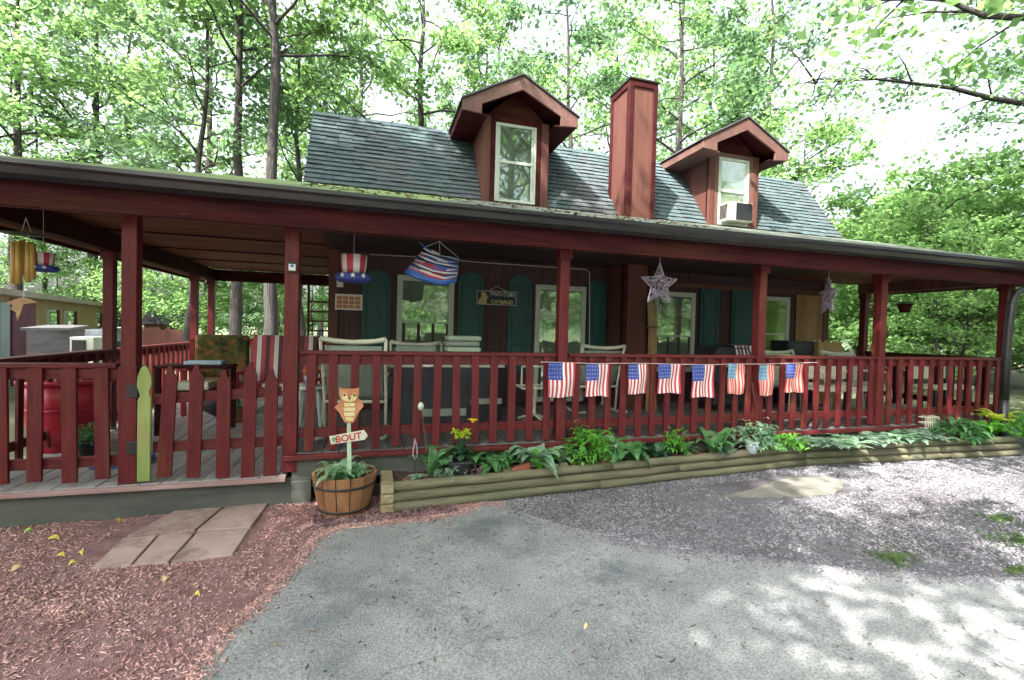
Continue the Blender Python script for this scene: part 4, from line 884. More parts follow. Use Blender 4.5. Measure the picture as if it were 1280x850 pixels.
MB().prism([(c.x+x*.01, c.z+z*.01) for x, z in ((-11, 0), (-5, 3), (0, 5), (5, 4), (11, 1), (5, 0), (1, -1), (-1, -9), (-3, -15), (-4, -8), (-8, -5), (-6, -2))], 'Y', c.y-.008, c.y+.008).build('bird_body', mat('carved_wood', (.30, .16, .08), (.45, .28, .16), 8, .6, .2), T)
MB().tube([c+Vector((0, 0, .05)), at(30, 372, 'Y', 5.0)], .003, 5).build('cord', STRING, T)
# hanging basket at the right
T = hang('hanging_basket', 'brown hanging flower basket seen between the last two posts', 'hanging basket', 1131, 385, 5.2); c = at(1131, 385, 'Y', 5.2)
MB().lathe((c.x, c.y, c.z-.07), [(.06, 0), (.10, .13), (.095, .13), (.06, .01)], 20).build('basket_pot', REDD, T, smooth=True)
for k in range(3): MB().tube([(c.x+.1*math.cos(k*2.1), c.y+.1*math.sin(k*2.1), c.z+.06), (c.x, c.y, 2.4)], .002, 5).build('chain', HOOP, T)
bushlet('foliage', None, None, c.x, c.y, c.z+.06, .13, .06, 70, .06, .02, HOSTA, 77, parent=T)
# signs on the wall and post
T = hang('hanging_sign', 'dark blue sign with a bear picture and pale lettering', 'sign', 620, 372, WY-.08); SYY = WY-.09
a = at(596, 361, 'Y', SYY); b = at(645, 383, 'Y', SYY); x0, x1, z1, z0 = a.x, b.x, a.z-.02, b.z+.01
SIGNB = mat('sign_navy', (.010, .022, .05), None, rough=.6, bump=0); SIGNW = mat('sign_cream', (.55, .52, .45), None, bump=0); SIGNY = mat('sign_yellow', (.62, .56, .22), None, bump=0)
MB().box(x0, x1, SYY, SYY+.012, z0, z1).build('board', SIGNB, T)
fr = MB(); e = .008
fr.box(x0, x1, SYY-.004, SYY-.001, z1-e, z1).box(x0, x1, SYY-.004, SYY-.001, z0, z0+e).box(x0, x0+e, SYY-.004, SYY-.001, z0+e, z1-e).box(x1-e, x1, SYY-.004, SYY-.001, z0+e, z1-e); fr.build('border', SIGNW, T)
W_ = x1-x0; Hh = z1-z0
text('TWO CUBS', (x0+W_*.64, SYY-.003, z1-Hh*.24), Hh*.36, SIGNW, 'lettering', T, bold=.001); text('CAYBAUD', (x0+W_*.64, SYY-.003, z0+Hh*.22), Hh*.36, SIGNY, 'lettering', T, bold=.001)
bearp = [(.04, .05), (.26, .05), (.25, .35), (.30, .62), (.26, .64), (.23, .55), (.24, .75), (.20, .88), (.13, .92), (.11, .85), (.12, .6), (.09, .4), (.05, .35)]
MB().prism([(x0+W_*u, z0+Hh*v) for u, v in bearp], 'Y', SYY-.004, SYY-.0005).build('bear_picture', mat('bear_tan', (.40, .26, .10), (.55, .42, .22), 30, .7, 0), T)
MB().tube([(x0+W_*.3, SYY, z1), (x0+W_*.5, SYY, z1+.07), (x0+W_*.75, SYY, z1)], .004, 5).build('hanger', STRING, T)
T = hang('picture_plaque', 'small framed picture of brown log walls left of the first window', 'picture', 436, 377, WY-.06); a = at(419, 367, 'Y', WY-.06); b = at(453, 388, 'Y', WY-.06)
MB().box(a.x, b.x, WY-.06, WY-.04, b.z, a.z).build('frame', FWHT, T)
mm = MB()
for i in range(3):
    for j in range(4):
        u0 = a.x+.02+(b.x-a.x-.04)*j/4; u1 = a.x+.02+(b.x-a.x-.04)*(j+1)/4-.01; v0 = b.z+.02+(a.z-b.z-.04)*i/3; v1 = b.z+.02+(a.z-b.z-.04)*(i+1)/3-.008
        mm.box(u0, u1, WY-.064, WY-.0605, v0, v1)
mm.build('picture_blocks', OWLO, T)
T = hang('wall_notice', 'small white paper notice above the framed picture', 'notice', 425, 355, WY-.05); a = at(421, 349, 'Y', WY-.05); b = at(429, 359, 'Y', WY-.05)
MB().box(a.x, b.x, WY-.05, WY-.04, b.z, a.z).build('paper', FWHT, T)
T = hang('post_tag', 'small white and blue bird tag nailed to the post by the gate', 'tag', 365, 333, FY-.08); a = at(359.5, 327, 'Y', FY-.08); b = at(371, 340, 'Y', FY-.08)
MB().box(a.x, b.x, FY-.085, FY-.074, b.z, a.z).build('tag_plate', HOOP, T, bevel=.002); MB().box(a.x+.01, b.x-.01, FY-.088, FY-.0852, b.z+.01, b.z+.065).build('tag_face', FWHT, T)
MB().ico(((a.x+b.x)/2, FY-.088, b.z+.05), .018, 1, (1, .1, .8)).build('bird', SAILB, T)
T = thing('wall_cable', 'pale cable strung along the porch wall and down beside the door window', 'cable', at(465, 319, 'Y', 6.3))
MB().tube([at(x, y, 'Y', WY-.07) for x, y in ((462, 318), (520, 321), (600, 328), (690, 334), (733, 337), (737, 341), (737, 440))], .006, 6).build('cable', STRING, T)
T = thing('dried_stalks', 'bundle of dried corn stalks tied beside the chimney column', 'corn stalks', at(815, 440, 'Y', 5.9)); m = MB(); rr = random.Random(9)
for i in range(26):
    a = at(815+rr.uniform(-8, 8), 470, 'Y', 5.9); b = at(815+rr.uniform(-6, 6), 372+rr.uniform(-4, 20), 'Y', 5.9); mid = a.lerp(b, .55)+Vector((rr.uniform(-.03, .03)*.5, rr.uniform(-.03, .03), 0)); a.z = DZ
    m.tube([a, mid, b], rr.uniform(.006, .013), 5)
m.build('stalks', mat('dry_stalk', (.22, .15, .07), (.40, .29, .15), 6, .8, .3), T)
a = at(815, 410, 'Y', 5.9); MB().lathe((a.x, a.y, a.z), [(.10, 0), (.10, .02)], 12, sy=.6).build('tie', BROWN, T)
# ------------------------------------------------------------------ porch furniture
def sling_chair(label, x, y, rz, z0=DZ, fab=SLING, met=CREAM, hb=1.0, group='metal porch chairs', w=.60, cush=None):
    T = thing('porch_chair', label, 'chair', (x, y, z0), rz, group); r = .017; h = w/2
    def A(o): o.parent = T; return o
    for s in (-1, 1):
        fr = MB(); X = s*h
        fr.tube([(X, -.28, .02), (X, -.30, .30), (X, -.27, .60), (X, -.20, .63), (X, .14, .62), (X, .22, .62)], r, 8); A(fr.build('arm', met, smooth=True))
        A(MB().tube([(X, .10, .0), (X, .14, .40), (X, .24, .75), (X*1.03, .31, hb-.02)], r, 8).build('side_rail', met, smooth=True))
        A(MB().tube([(X, -.34, .04), (X, -.1, .0), (X, .18, .0), (X, .42, .05)], r, 8).build('rocker', met, smooth=True))
    A(MB().tube([(-h*1.03, .31, hb-.02), (-h*.6, .30, hb-.045), (0, .30, hb-.055), (h*.6, .30, hb-.045), (h*1.03, .31, hb-.02)], .026, 8).build('head_rail', met, smooth=True))
    A(MB().tube([(-h, -.26, .38), (h, -.26, .38)], r, 8).tube([(-h, .14, .36), (h, .14, .36)], r, 8).build('seat_rail', met, smooth=True))
    Lf_, Rt_ = [], []
    for (yy, zz) in ((-.27, .40), (-.1, .375), (.08, .37), (.15, .44), (.20, .62), (.26, .80), (.295, hb-.09)): Lf_.append((-h+.03, yy, zz)); Rt_.append((h-.03, yy, zz))
    A(MB().strip(Lf_, Rt_).build('sling', fab, smooth=True, fixn=False, solid=.008))
    if cush:
        A(MB().box(-h+.04, h-.04, -.25, .12, .39, .46).build('cushion', cush, bevel=.03)); b = MB().quadbox([(-h+.05, .10, .45), (h-.05, .10, .45), (h-.05, .19, .45), (-h+.05, .19, .45), (-h+.06, .22, hb-.06), (h-.06, .22, hb-.06), (h-.06, .30, hb-.06), (-h+.06, .30, hb-.06)]).build('back_cushion', cush, bevel=.035); A(b)
    return T
c1 = sling_chair('cream framed grey sling rocking chair nearest the gate post', -.14, 5.12, R(172), hb=1.02)
MBp = MB().lathe((0, 0, 0), [(.01, -.05), (.10, -.04), (.13, 0), (.10, .04), (.01, .05)], 20); o = MBp.build('pillow', mat('dotted_cushion', (.25, .27, .22), (.62, .62, .55), 60, .8, .2), smooth=True); o.parent = c1; o.location = (0, .22, .86); o.rotation_euler = (R(75), 0, 0); o.scale = (1.1, .8, 1)
def pchair(label, px, Y, rz, cush=PALEG, hb=.99, w=.62):
    a = at(px, 450, 'Y', Y); return sling_chair(label, a.x, Y, rz, cush=cush, hb=hb, w=w)
pchair('pale green cushioned chair in front of the first window', 523, 5.75, 0, hb=.96)
pchair('pale green cushioned chair right of the plywood cabinet, left of two', 990, 5.55, 0, hb=.93, w=.66)
pchair('pale green cushioned chair nearest the fifth post', 1070, 5.4, 0, hb=.93, w=.66)
pchair('cream chair behind the post in front of the door window', 742, 6.1, R(180), hb=.96, cush=None)
# table with black cover and stacked cushions
a = at(555, 480, 'Y', 5.35); T = thing('covered_table', 'long table under a black cover behind the first rail section', 'table', (a.x, 5.35, DZ))
m = MB(); n = 40; A = []; B = []; hx, hy = .62, .30
for i in range(n+1):
    t = 2*math.pi*i/n; cx_, sx_ = math.cos(t), math.sin(t); k = 1/max(abs(cx_), abs(sx_)); k = min(k, 1.25)
    A.append((a.x+hx*cx_*k, 5.35+hy*sx_*k, DZ+.70)); f = 1.04+.03*math.sin(t*13); B.append((a.x+hx*cx_*k*f, 5.35+hy*sx_*k*f, DZ+.10))
m.strip(A, B); m.build('cover_skirt', BLACKC, T, smooth=True, fixn=False)
MB().box(a.x-hx*1.02, a.x+hx*1.02, 5.35-hy*1.03, 5.35+hy*1.03, DZ+.70, DZ+.735).build('table_top', mat('grey_table_top', (.30, .32, .28), (.42, .44, .38), 4, .5, .1), T, bevel=.008)
for sx_ in (-1, 1):
    for sy_ in (-1, 1): MB().box(a.x+sx_*.5-.02, a.x+sx_*.5+.02, 5.35+sy_*.22-.02, 5.35+sy_*.22+.02, DZ, DZ+.7).build('leg', BLACK, T)
q = MB().box(a.x-.28, a.x+.2, 5.02, 5.035, DZ+.18, DZ+.26).box(a.x+.25, a.x+.6, 5.02, 5.035, DZ+.30, DZ+.36); q.build('cover_band', SLING, T)
b = at(577, 455, 'Y', 5.35)
for i in range(5):
    c_ = random.uniform(-.012, .012); o = MB().box(b.x-.19+c_, b.x+.19+c_, 5.2, 5.5, DZ+.738+i*.062, DZ+.738+i*.062+.056).build('folded_cushion', SLING if i % 2 else PALEG, bevel=.022)
    tag(o, ['folded grey-green cushion at the bottom of the stack on the table', 'folded grey cushion second from the bottom of the stack', 'folded grey-green cushion in the middle of the stack', 'folded grey cushion second from the top of the stack', 'folded grey-green cushion on top of the stack'][i], 'cushion', 'cushions stacked on the covered table')
q = at(534, 472, 'Y', 5.03); o = MB().lathe((0, 0, 0), [(.001, 0), (.05, 0), (.05, .01), (.001, .01)], 16).build('table_badge', FWHT, T); o.matrix_parent_inverse = Matrix.Identity(4); o.location = Vector((q.x, 5.0, 1.19))-Vector(T.location); o.rotation_euler = (R(90), 0, 0); o.scale = (1.2, .8, 1)
# white wire stand on castors
a = at(668, 500, 'Y', 5.3); T = thing('wire_stand', 'cream metal swivel stand behind the rail near the second post', 'stand', (a.x, 5.3, DZ)); m = MB()
for k in range(5):
    t = k*1.257; m.tube([(a.x, 5.3, DZ+.12), (a.x+.2*math.cos(t), 5.3+.2*math.sin(t), DZ+.06)], .014, 6); 
m.build('base_spokes', CREAM, T)
m = MB()
for k in range(5): t = k*1.257; m.ico((a.x+.2*math.cos(t), 5.3+.2*math.sin(t), DZ+.03), .03, 1)
m.build('castors', BLACK, T); MB().tube([(a.x, 5.3, DZ+.1), (a.x, 5.3, DZ+.45)], .02, 8).build('column', CREAM, T)
MB().tube([(a.x-.2, 5.15, DZ+.45), (a.x+.2, 5.15, DZ+.45), (a.x+.2, 5.45, DZ+.45), (a.x-.2, 5.45, DZ+.45), (a.x-.2, 5.15, DZ+.45)], .014, 6).tube([(a.x-.2, 5.2, DZ+.45), (a.x-.2, 5.2, DZ+.7), (a.x+.1, 5.2, DZ+.7), (a.x+.1, 5.2, DZ+.45)], .014, 6).build('seat_frame', CREAM, T)
# grill with striped towel
a = at(905, 440, 'Y', 5.9); T = thing('covered_grill', 'black grill standing under the plain teal shutters', 'grill', (a.x, 5.9, DZ))
MB().prism([(a.x-.36, .85), (a.x+.36, .85), (a.x+.36, 1.28), (a.x+.28, 1.40), (a.x-.28, 1.40), (a.x-.36, 1.28)], 'Y', 5.68, 6.12).build('hood', BLACKC, T, bevel=.03)
MB().box(a.x-.33, a.x+.33, 5.7, 6.1, DZ+.1, .84).build('cabinet', BLACK, T, bevel=.01)
MB().tube([(a.x-.25, 5.64, 1.12), (a.x+.25, 5.64, 1.12)], .012, 8).build('handle', CREAM, T)
T2 = tag(MB().build('x', BLACK), None) if False else None
m = MB(); ns_ = 12; X0 = a.x-.02; X1 = a.x+.37
for i in range(ns_):
    x0_ = X0+(X1-X0)*i/ns_; x1_ = X0+(X1-X0)*(i+1)/ns_; mi = 0 if (i//1) % 2 == 0 else (1 if i % 4 == 1 else 2)
    pr = lambda x: [(x, 5.655, 1.0), (x, 5.655, 1.28), (x, 5.70, 1.415), (x, 5.9, 1.43), (x, 6.1, 1.42)]
    m.mi = mi; m.strip(pr(x0_), pr(x1_))
tag(m.build('striped_towel', [HOOP, FWHT, mat('pink_stripe', (.6, .3, .4), None, bump=0)], solid=.008, fixn=False), 'black white and pink striped towel draped over the grill', 'towel')
# cabinet and cardboard box
a = at(985, 430, 'Y', 6.2); b = at(1018, 430, 'Y', 6.2); c = at(1047, 430, 'Y', 6.2)
T = thing('porch_cabinet', 'dark cabinet against the plywood wall', 'cabinet', (a.x, 6.3, DZ)); MB().box(a.x, b.x-.005, 6.2, 6.55, DZ, 1.50).build('cabinet_body', BLACKC, T, bevel=.006); MB().box(a.x+.02, b.x-.03, 6.185, 6.199, DZ+.05, 1.45).build('cabinet_door', BLACK, T, bevel=.004)
T = thing('chipboard_case', 'tall tan chipboard case at the right end of the wall', 'case', (b.x, 6.3, DZ)); MB().box(b.x, c.x, 6.12, 6.52, DZ, 1.49).build('case_body', mat('chipboard', (.28, .18, .06), (.45, .31, .13), 60, .7, .3), T, bevel=.005)
for u, s_ in ((.2, .02), (.45, .025), (.7, .018)): MB().ico((b.x+(c.x-b.x)*u, 6.3, 1.505), s_, 1).build('knob', FWHT, T)
# low benches seen through the right rails
for i, (px, lb) in enumerate(((1050, 'low cream bench behind the fourth rail section'), (1180, 'low cream bench behind the last rail section'))):
    a = at(px, 480, 'Y', 5.2); T = thing('porch_bench', lb, 'bench', (a.x, 5.2, DZ), 0, 'low benches on the porch')
    MB().box(a.x-.45, a.x+.45, 5.05, 5.40, DZ+.36, DZ+.42).build('seat', CREAM, T, bevel=.01); MB().box(a.x-.45, a.x+.45, 5.41, 5.44, DZ+.5, DZ+.72).build('backrest', CREAM, T, bevel=.01)
    for sx_ in (-.4, .4):
        for sy_ in (5.08, 5.42): MB().box(a.x+sx_-.02, a.x+sx_+.02, sy_-.02, sy_+.02, DZ, DZ+(.36 if sy_ < 5.2 else .72)).build('leg', BLACK, T)
# ---- left deck
a = at(58, 568, 'Z', LZ); ry_ = a.y+.28; rx_ = a.x+.02
T = thing('red_tub', 'big red plastic tub with a rolled rim behind the left railing', 'tub', (rx_, ry_, LZ))
MB().lathe((rx_, ry_, LZ), [(.26, 0), (.29, .18), (.325, .45), (.35, .68), (.335, .68), (.31, .45), (.27, .02)], 32).build('tub_body', REDP, T, smooth=True)
MB().lathe((rx_, ry_, LZ), [(.352, .655), (.372, .66), (.376, .69), (.35, .70), (.335, .682)], 32, cap=False).build('rim', REDP, T, smooth=True)
MB().lathe((rx_, ry_, LZ), [(.318, .40), (.330, .405), (.332, .425), (.322, .43)], 32, cap=False).build('band', REDP, T, smooth=True)
bushlet('tub_plant', 'wilted pink-red plant growing in the red tub', 'plant', rx_, ry_, LZ+.66, .22, .10, 120, .08, .03, mat('pink_leaf', (.40, .06, .12), (.6, .15, .22), 9, .6, .1), 55)
def glider(label, x, y, rz, w, cush, name='porch_glider', met=REDW):
    T = thing(name, label, 'glider bench', (x, y, LZ), rz); h = w/2
    def A(o): o.parent = T; return o
    for s in (-1, 1):
        for yy, zt in ((-.28, .62), (.25, 1.02)): A(MB().box(s*h-.03, s*h+.03, yy-.03, yy+.03, 0, zt).build('leg', met, bevel=.006))
        A(MB().box(s*h-.05, s*h+.05, -.36, .26, .621, .655).build('arm', met, bevel=.008))
    m = MB()
    for i in range(5): m.box(-h+.031, h-.031, -.28+i*.105, -.28+i*.105+.09, .38, .405)
    A(m.build('seat_slats', met, bevel=.004))
    m = MB(); n = int(w/.13)
    for i in range(n): m.box(-h+.04+i*(w-.08)/n, -h+.04+(i+.72)*(w-.08)/n, .24, .262, .42, 1.0)
    A(m.build('back_slats', met, bevel=.004)); A(MB().box(-h-.03, h+.03, .21, .29, 1.021, 1.06).build('back_rail', met, bevel=.006))
    return T, A, h
T, A, h = glider('red glider with a floral cushion beside the left side railing', at(276, 470, 'Y', 7.8).x, 7.8, R(8), .80, None)
FLOR = mat('floral_cushion', (.02, .05, .02), (.14, .16, .04), 9, .8, .2, c3=(.55, .16, .06), s3=13, detail=2)
A(MB().box(-h+.05, h-.05, .12, .235, .50, 1.12).build('back_cushion', FLOR, bevel=.045)); A(MB().box(-h+.05, h-.05, -.30, .11, .41, .50).build('seat_cushion', FLOR, bevel=.04))
T, A, h = glider('red chair with a striped red and white cushion by the gate post', at(352, 460, 'Y', 7.2).x, 7.2, R(-10), .95, None)
def striped(x0, x1, y0, y1, z0, z1, n, tilt=0):
    m = MB(); pat = (0, 1, 0, 2, 0, 1, 2, 0)
    for i in range(n):
        a_, b_ = x0+(x1-x0)*i/n, x0+(x1-x0)*(i+1)/n; m.mi = pat[i % 8]
        m.quadbox([(a_, y0, z0), (b_, y0, z0), (b_, y1, z0), (a_, y1, z0), (a_, y0+tilt, z1), (b_, y0+tilt, z1), (b_, y1+tilt, z1), (a_, y1+tilt, z1)])
    return m
SM = [REDP, FWHT, mat('maroon_stripe', (.10, .01, .02), None, bump=0)]
A(striped(-h+.04, h-.04, .08, .17, .50, 1.14, 15, .06).build('back_cushion', SM)); A(striped(-h+.05, h-.05, -.30, .07, .41, .50, 15).build('seat_cushion', SM))
# side table with blue thing and things on it
a = at(247, 456, 'Y', 6.4); T = thing('side_table', 'small dark red side table behind the gate', 'table', (a.x, 6.4, LZ)); tz = a.z
MB().box(a.x-.38, a.x+.38, 6.2, 6.6, tz-.03, tz).build('table_top', REDD, T, bevel=.006)
for sx_ in (-.34, .34):
    for sy_ in (6.24, 6.56): MB().box(a.x+sx_-.025, a.x+sx_+.025, sy_-.025, sy_+.025, LZ, tz-.03).build('leg', REDD, T)
MB().box(a.x-.36, a.x+.36, 6.22, 6.58, tz-.32, tz-.29).build('shelf', REDD, T)
o = MB().box(a.x-.12, a.x+.28, 6.3, 6.5, tz+.002, tz+.05).build('folded_cloth', mat('pale_blue_cloth', (.32, .46, .58), (.45, .58, .68), 5, .8, .2), bevel=.02); tag(o, 'folded pale blue cloth lying on the side table', 'cloth')
o = MB().box(a.x-.2, a.x+.15, 6.28, 6.52, tz-.288, tz-.20).build('stacked_magazines', CREAM, bevel=.01); tag(o, 'cream stack of magazines on the side table shelf', 'magazines')
a = at(272, 522, 'Z', LZ); T = tag(MB().ico((a.x, a.y+.1, LZ+.17), .19, 2, (1.15, .8, .95), jit=.10).build('trash_bag', BLACKC, smooth=True), 'crumpled black bag lying on the deck behind the gate', 'bag')
# items between gate post and chair: white stand with orange pot
a = at(388, 500, 'Y', 5.6); T = thing('white_stool', 'white plastic stool between the gate post and the rocking chair', 'stool', (a.x, 5.6, DZ))
MB().lathe((a.x, 5.6, DZ+.42), [(.02, .03), (.17, .03), (.18, .01), (.17, 0)], 20).build('seat', WHITE, T, smooth=True)
for k in range(4): t = k*1.57+.78; MB().tube([(a.x+.12*math.cos(t), 5.6+.12*math.sin(t), DZ+.42), (a.x+.17*math.cos(t), 5.6+.17*math.sin(t), DZ)], .018, 8).build('leg', WHITE, T)
T = thing('orange_pot_plant', 'orange flowers in a pot standing on the white stool', 'potted plant', (a.x, 5.6, DZ+.45)); MB().lathe((a.x, 5.6, DZ+.455), [(.05, 0), (.07, .11), (.06, .11), (.045, .01)], 16).build('pot', mat('blue_pot', (.2, .3, .42), None, rough=.4), T, smooth=True)
bushlet('flowers', None, None, a.x, 5.6, DZ+.60, .09, .12, 80, .05, .025, mat('orange_petal', (.7, .16, .04), (.8, .3, .06), 9, .6, 0), 66, parent=T)
for px, py, Y, s_, lb in ((300, 505, 6.9, .10, 'small terracotta pot with green leaves near the striped chair'), (112, 560, 5.3, .09, 'small dark pot with green leaves behind the left railing')):
    a = at(px, py, 'Y', Y); T = thing('potted_plant', lb, 'potted plant', (a.x, Y, LZ)); MB().lathe((a.x, Y, LZ+.002), [(s_*.7, 0), (s_, s_*1.7), (s_*1.1, s_*1.72), (s_*1.1, s_*1.95), (s_*.9, s_*1.95)], 18).build('pot', TUBW if px > 200 else BLACK, T, smooth=True)
    bushlet('foliage', None, None, a.x, Y, LZ+s_*2.2, s_*1.7, s_*1.8, 110, .08, .03, HOSTA, px, parent=T)
o = MB().box(-2.35, -1.95, 4.9, 5.2, LZ+.003, LZ+.05).build('folded_mat', SAILB, bevel=.015); tag(o, 'dark blue folded mat lying on the deck behind the left railing', 'mat')
# things along the back corner of the house: wall shelf with lattice
a = at(392, 445, 'Y', 9.5); T = thing('plant_rack', 'open wooden rack with slatted shelves behind the house corner', 'rack', (a.x, 9.5, LZ)); b = at(410, 340, 'Y', 9.5)
for x in (a.x-.1, a.x+.30): MB().box(x-.02, x+.02, 9.48, 9.52, LZ, 2.3).build('upright', BROWN, T)
for i in range(7): MB().box(a.x-.08, a.x+.28, 9.46, 9.6, .9+i*.18, .93+i*.18).build('shelf', BROWN, T)
# black arch at the right edge
T = thing('black_arch', 'black curved metal swing frame at the right edge', 'swing frame', (9.4, 4.3, .12))
pts = [at(x, y, 'Y', 4.15) for x, y in ((1256, 500), (1258, 450), (1261, 410), (1265, 380), (1271, 366), (1282, 361), (1310, 362), (1360, 372))]
MB().tube(pts, .045, 12).build('curved_tube', BLACK, T, smooth=True)
p0 = pts[0]; MB().tube([p0, (p0.x-.02, p0.y, .1)], .045, 12).build('leg', BLACK, T, smooth=True)
a = at(1274, 560, 'Z', .12); T = tag(MB().ico((9.15, 3.95, .18), .13, 2, (1.3, .8, .7), jit=.08).build('edging_stone', mat('pink_stone', (.34, .26, .36), (.48, .38, .5), 6, .8, .4)), 'pinkish stone at the right end of the timbers', 'stone')
# ------------------------------------------------------------------ far left: trailer and sheds
def wallpt(px, py, z): p = at(px, py, 'Z', z); return Vector((p.x, p.y, 0))
ZR = 2.15; A_ = wallpt(0, 364, ZR); B_ = wallpt(157, 384.5, ZR); dv = (B_-A_).normalized(); nv = Vector((-dv.y, dv.x, 0)); nv = nv if nv.dot(A_) > 0 else -nv; A0 = A_-dv*5
T = thing('mobile_home', 'long tan mobile home beyond the left railing', 'mobile home', (A_+B_)/2)
def slabw(p, q, z0, z1, th, nm, m, par, off=0, bev=0):
    p = p+nv*off; q = q+nv*off; n2 = nv*th
    return MB().quadbox([p+Vector((0, 0, z0)), q+Vector((0, 0, z0)), q+n2+Vector((0, 0, z0)), p+n2+Vector((0, 0, z0)), p+Vector((0, 0, z1)), q+Vector((0, 0, z1)), q+n2+Vector((0, 0, z1)), p+n2+Vector((0, 0, z1))]).build(nm, m, par, bevel=bev)
TAN = mat('tan_siding', (.25, .17, .09), (.34, .24, .14), 2, .7, .1); OFFW = mat('offwhite_trim', (.28, .24, .21), (.38, .33, .29), 2, .7, .1)
slabw(A0, B_, -.6, ZR-.08, 3.5, 'body', TAN, T); slabw(A0-dv*.2, B_+dv*.3, ZR-.08, ZR+.06, 3.9, 'roof', OFFW, T, -.2)
def onwall(px): 
    d = CF*FPX+CR*(px-640); n = nv; t = (n.dot(A_))/(n.x*d.x+n.y*d.y); return Vector((t*d.x, t*d.y, 0))
for x0_, x1_, sh in ((58, 68, 1), (80, 90, 1), (119, 122, 1)):
    p, q = onwall(x0_), onwall(x1_); w2 = empty('window', p); part(w2, T)
    slabw(p, q, 1.27, 1.80, .04, 'frame', WHITE, w2, -.04); slabw(p+(q-p)*.1, q-(q-p)*.1, 1.32, 1.75, .02, 'pane', PANE, w2, -.065)
    slabw(q+(q-p)*.05, onwall(x1_+4), 1.27, 1.80, .04, 'shutter', REDD, w2, -.05)
p, q = onwall(12), onwall(41); slabw(p, q, -.3, 2.0, .05, 'porch_recess', mat('plum_wall', (.10, .03, .06), (.16, .05, .09), 2, .7, .1), T, -.06)
p, q = onwall(-4), onwall(8); slabw(p, q, -.3, 1.9, .05, 'door', mat('grey_door', (.30, .36, .38), None, rough=.5), T, -.06)
slabw(onwall(150), onwall(152), -.4, 2.0, .06, 'downpipe', HOOP, T, -.08)
OFFW2 = mat('grey_roof_sheet', (.16, .15, .16), (.24, .23, .25), 2, .6, .1)
T = thing('garden_shed', 'grey-mauve low shed in front of the mobile home', 'shed', at(60, 430, 'Y', 11)); p = at(33, 413, 'Y', 11.2); q = at(86, 413, 'Y', 12.0)
MB().quadbox([(p.x, p.y, -.2), (q.x, q.y, -.2), (q.x-.4, q.y+1.4, -.2), (p.x-.4, p.y+1.4, -.2), (p.x, p.y, p.z), (q.x, q.y, q.z), (q.x-.4, q.y+1.4, q.z), (p.x-.4, p.y+1.4, p.z)]).build('shed_wall', mat('mauve_panel', (.13, .11, .14), (.22, .19, .22), 3, .7, .1, 30, (1, 1, 5)), T)
MB().quadbox([(p.x-.06, p.y-.06, p.z+.001), (q.x+.06, q.y-.06, q.z+.001), (q.x-.35, q.y+1.45, q.z+.05), (p.x-.45, p.y+1.45, p.z+.05), (p.x-.06, p.y-.06, p.z+.05), (q.x+.06, q.y-.06, q.z+.05), (q.x-.35, q.y+1.45, q.z+.10), (p.x-.45, p.y+1.45, p.z+.10)]).build('shed_roof', OFFW2, T)
T = thing('covered_boat', 'pale blue-grey covered trailer beside the shed', 'trailer', at(108, 414, 'Y', 14)); p = at(88, 409, 'Y', 14); q = at(133, 409, 'Y', 14)
MB().prism([(p.x, p.z-.35), (p.x+.2, p.z-.05), (p.x+.9, p.z), (q.x, q.z), (q.x, p.z-.35)], 'Y', 14, 15.2).build('cover', mat('pale_tarp', (.20, .24, .28), (.30, .34, .37), 3, .6, .2), T)
MB().box(p.x+.1, q.x, 14.1, 15.1, -.3, p.z-.36).build('hull', BLACKC, T)
T = thing('outdoor_unit', 'white box with a dark grille below the covered trailer', 'air conditioner', at(102, 430, 'Y', 11)); p = at(87, 421, 'Y', 11); q = at(117, 421, 'Y', 11)
MB().box(p.x, q.x, 11, 11.5, p.z-.7, p.z).build('casing', WHITE, T, bevel=.01); MB().box(p.x+.04, p.x+.26, 10.985, 10.999, p.z-.38, p.z-.06).build('grille', BLACK, T)
MB().box(p.x, q.x, 11, 11.5, -.15, p.z-.701).build('plinth', OFFW, T)
T = thing('red_shed', 'small red shed with a dark roof beyond the side railing', 'shed', at(190, 420, 'Y', 22)); p = at(180, 405, 'Y', 22); q = at(200, 405, 'Y', 22)
MB().box(p.x, q.x, 22, 24, -.3, p.z).build('shed_wall', BROWN, T); MB().prism([(p.x-.15, p.z), (q.x+.15, p.z), ((p.x+q.x)/2, p.z+.7)], 'Y', 21.9, 24.1).build('shed_roof', GUT, T)
T = thing('red_fence', 'weathered red picket fence beyond the side railing', 'fence', at(205, 430, 'Y', 18)); p = at(176, 408, 'Y', 18); q = at(236, 410, 'Y', 18)
n = 22
for i in range(n): x = p.x+(q.x-p.x)*i/(n-1); MB().box(x-.04, x+.04, 18, 18.03, -.2, p.z-random.uniform(0, .12)).build('picket', BROWN, T)
for z in (.4, p.z-.25): MB().box(p.x, q.x, 18.031, 18.07, z, z+.09).build('fence_rail', BROWN, T)
# ------------------------------------------------------------------ trees
def leaves_np(C_, n_each, sig, size, rng, flat=.6):
    n = len(C_)*n_each; c = np.repeat(C_, n_each, 0)+rng.normal(0, 1, (n, 3))*np.repeat(rng.uniform(.45, 1.45, len(C_)), n_each)[:, None]*np.array([sig, sig, sig*flat])
    nm = rng.normal(0, 1, (n, 3)); nm[:, 2] = np.abs(nm[:, 2])+.6; nm /= np.linalg.norm(nm, axis=1)[:, None]
    t = np.cross(nm, rng.normal(0, 1, (n, 3))); t /= np.linalg.norm(t, axis=1)[:, None]; b = np.cross(nm, t)
    s = (size*rng.uniform(.6, 1.3, n))[:, None]
    V = np.stack([c-t*s*.5, c+b*s*.28-t*s*.05, c+t*s*.5+nm*s*.08, c-b*s*.28-t*s*.05], 1).reshape(-1, 3)
    F = np.arange(n*4).reshape(-1, 4)
    att = np.repeat(rng.uniform(0, 1, len(C_)), n_each)*.55+rng.uniform(0, .45, n)
    return V, F, att
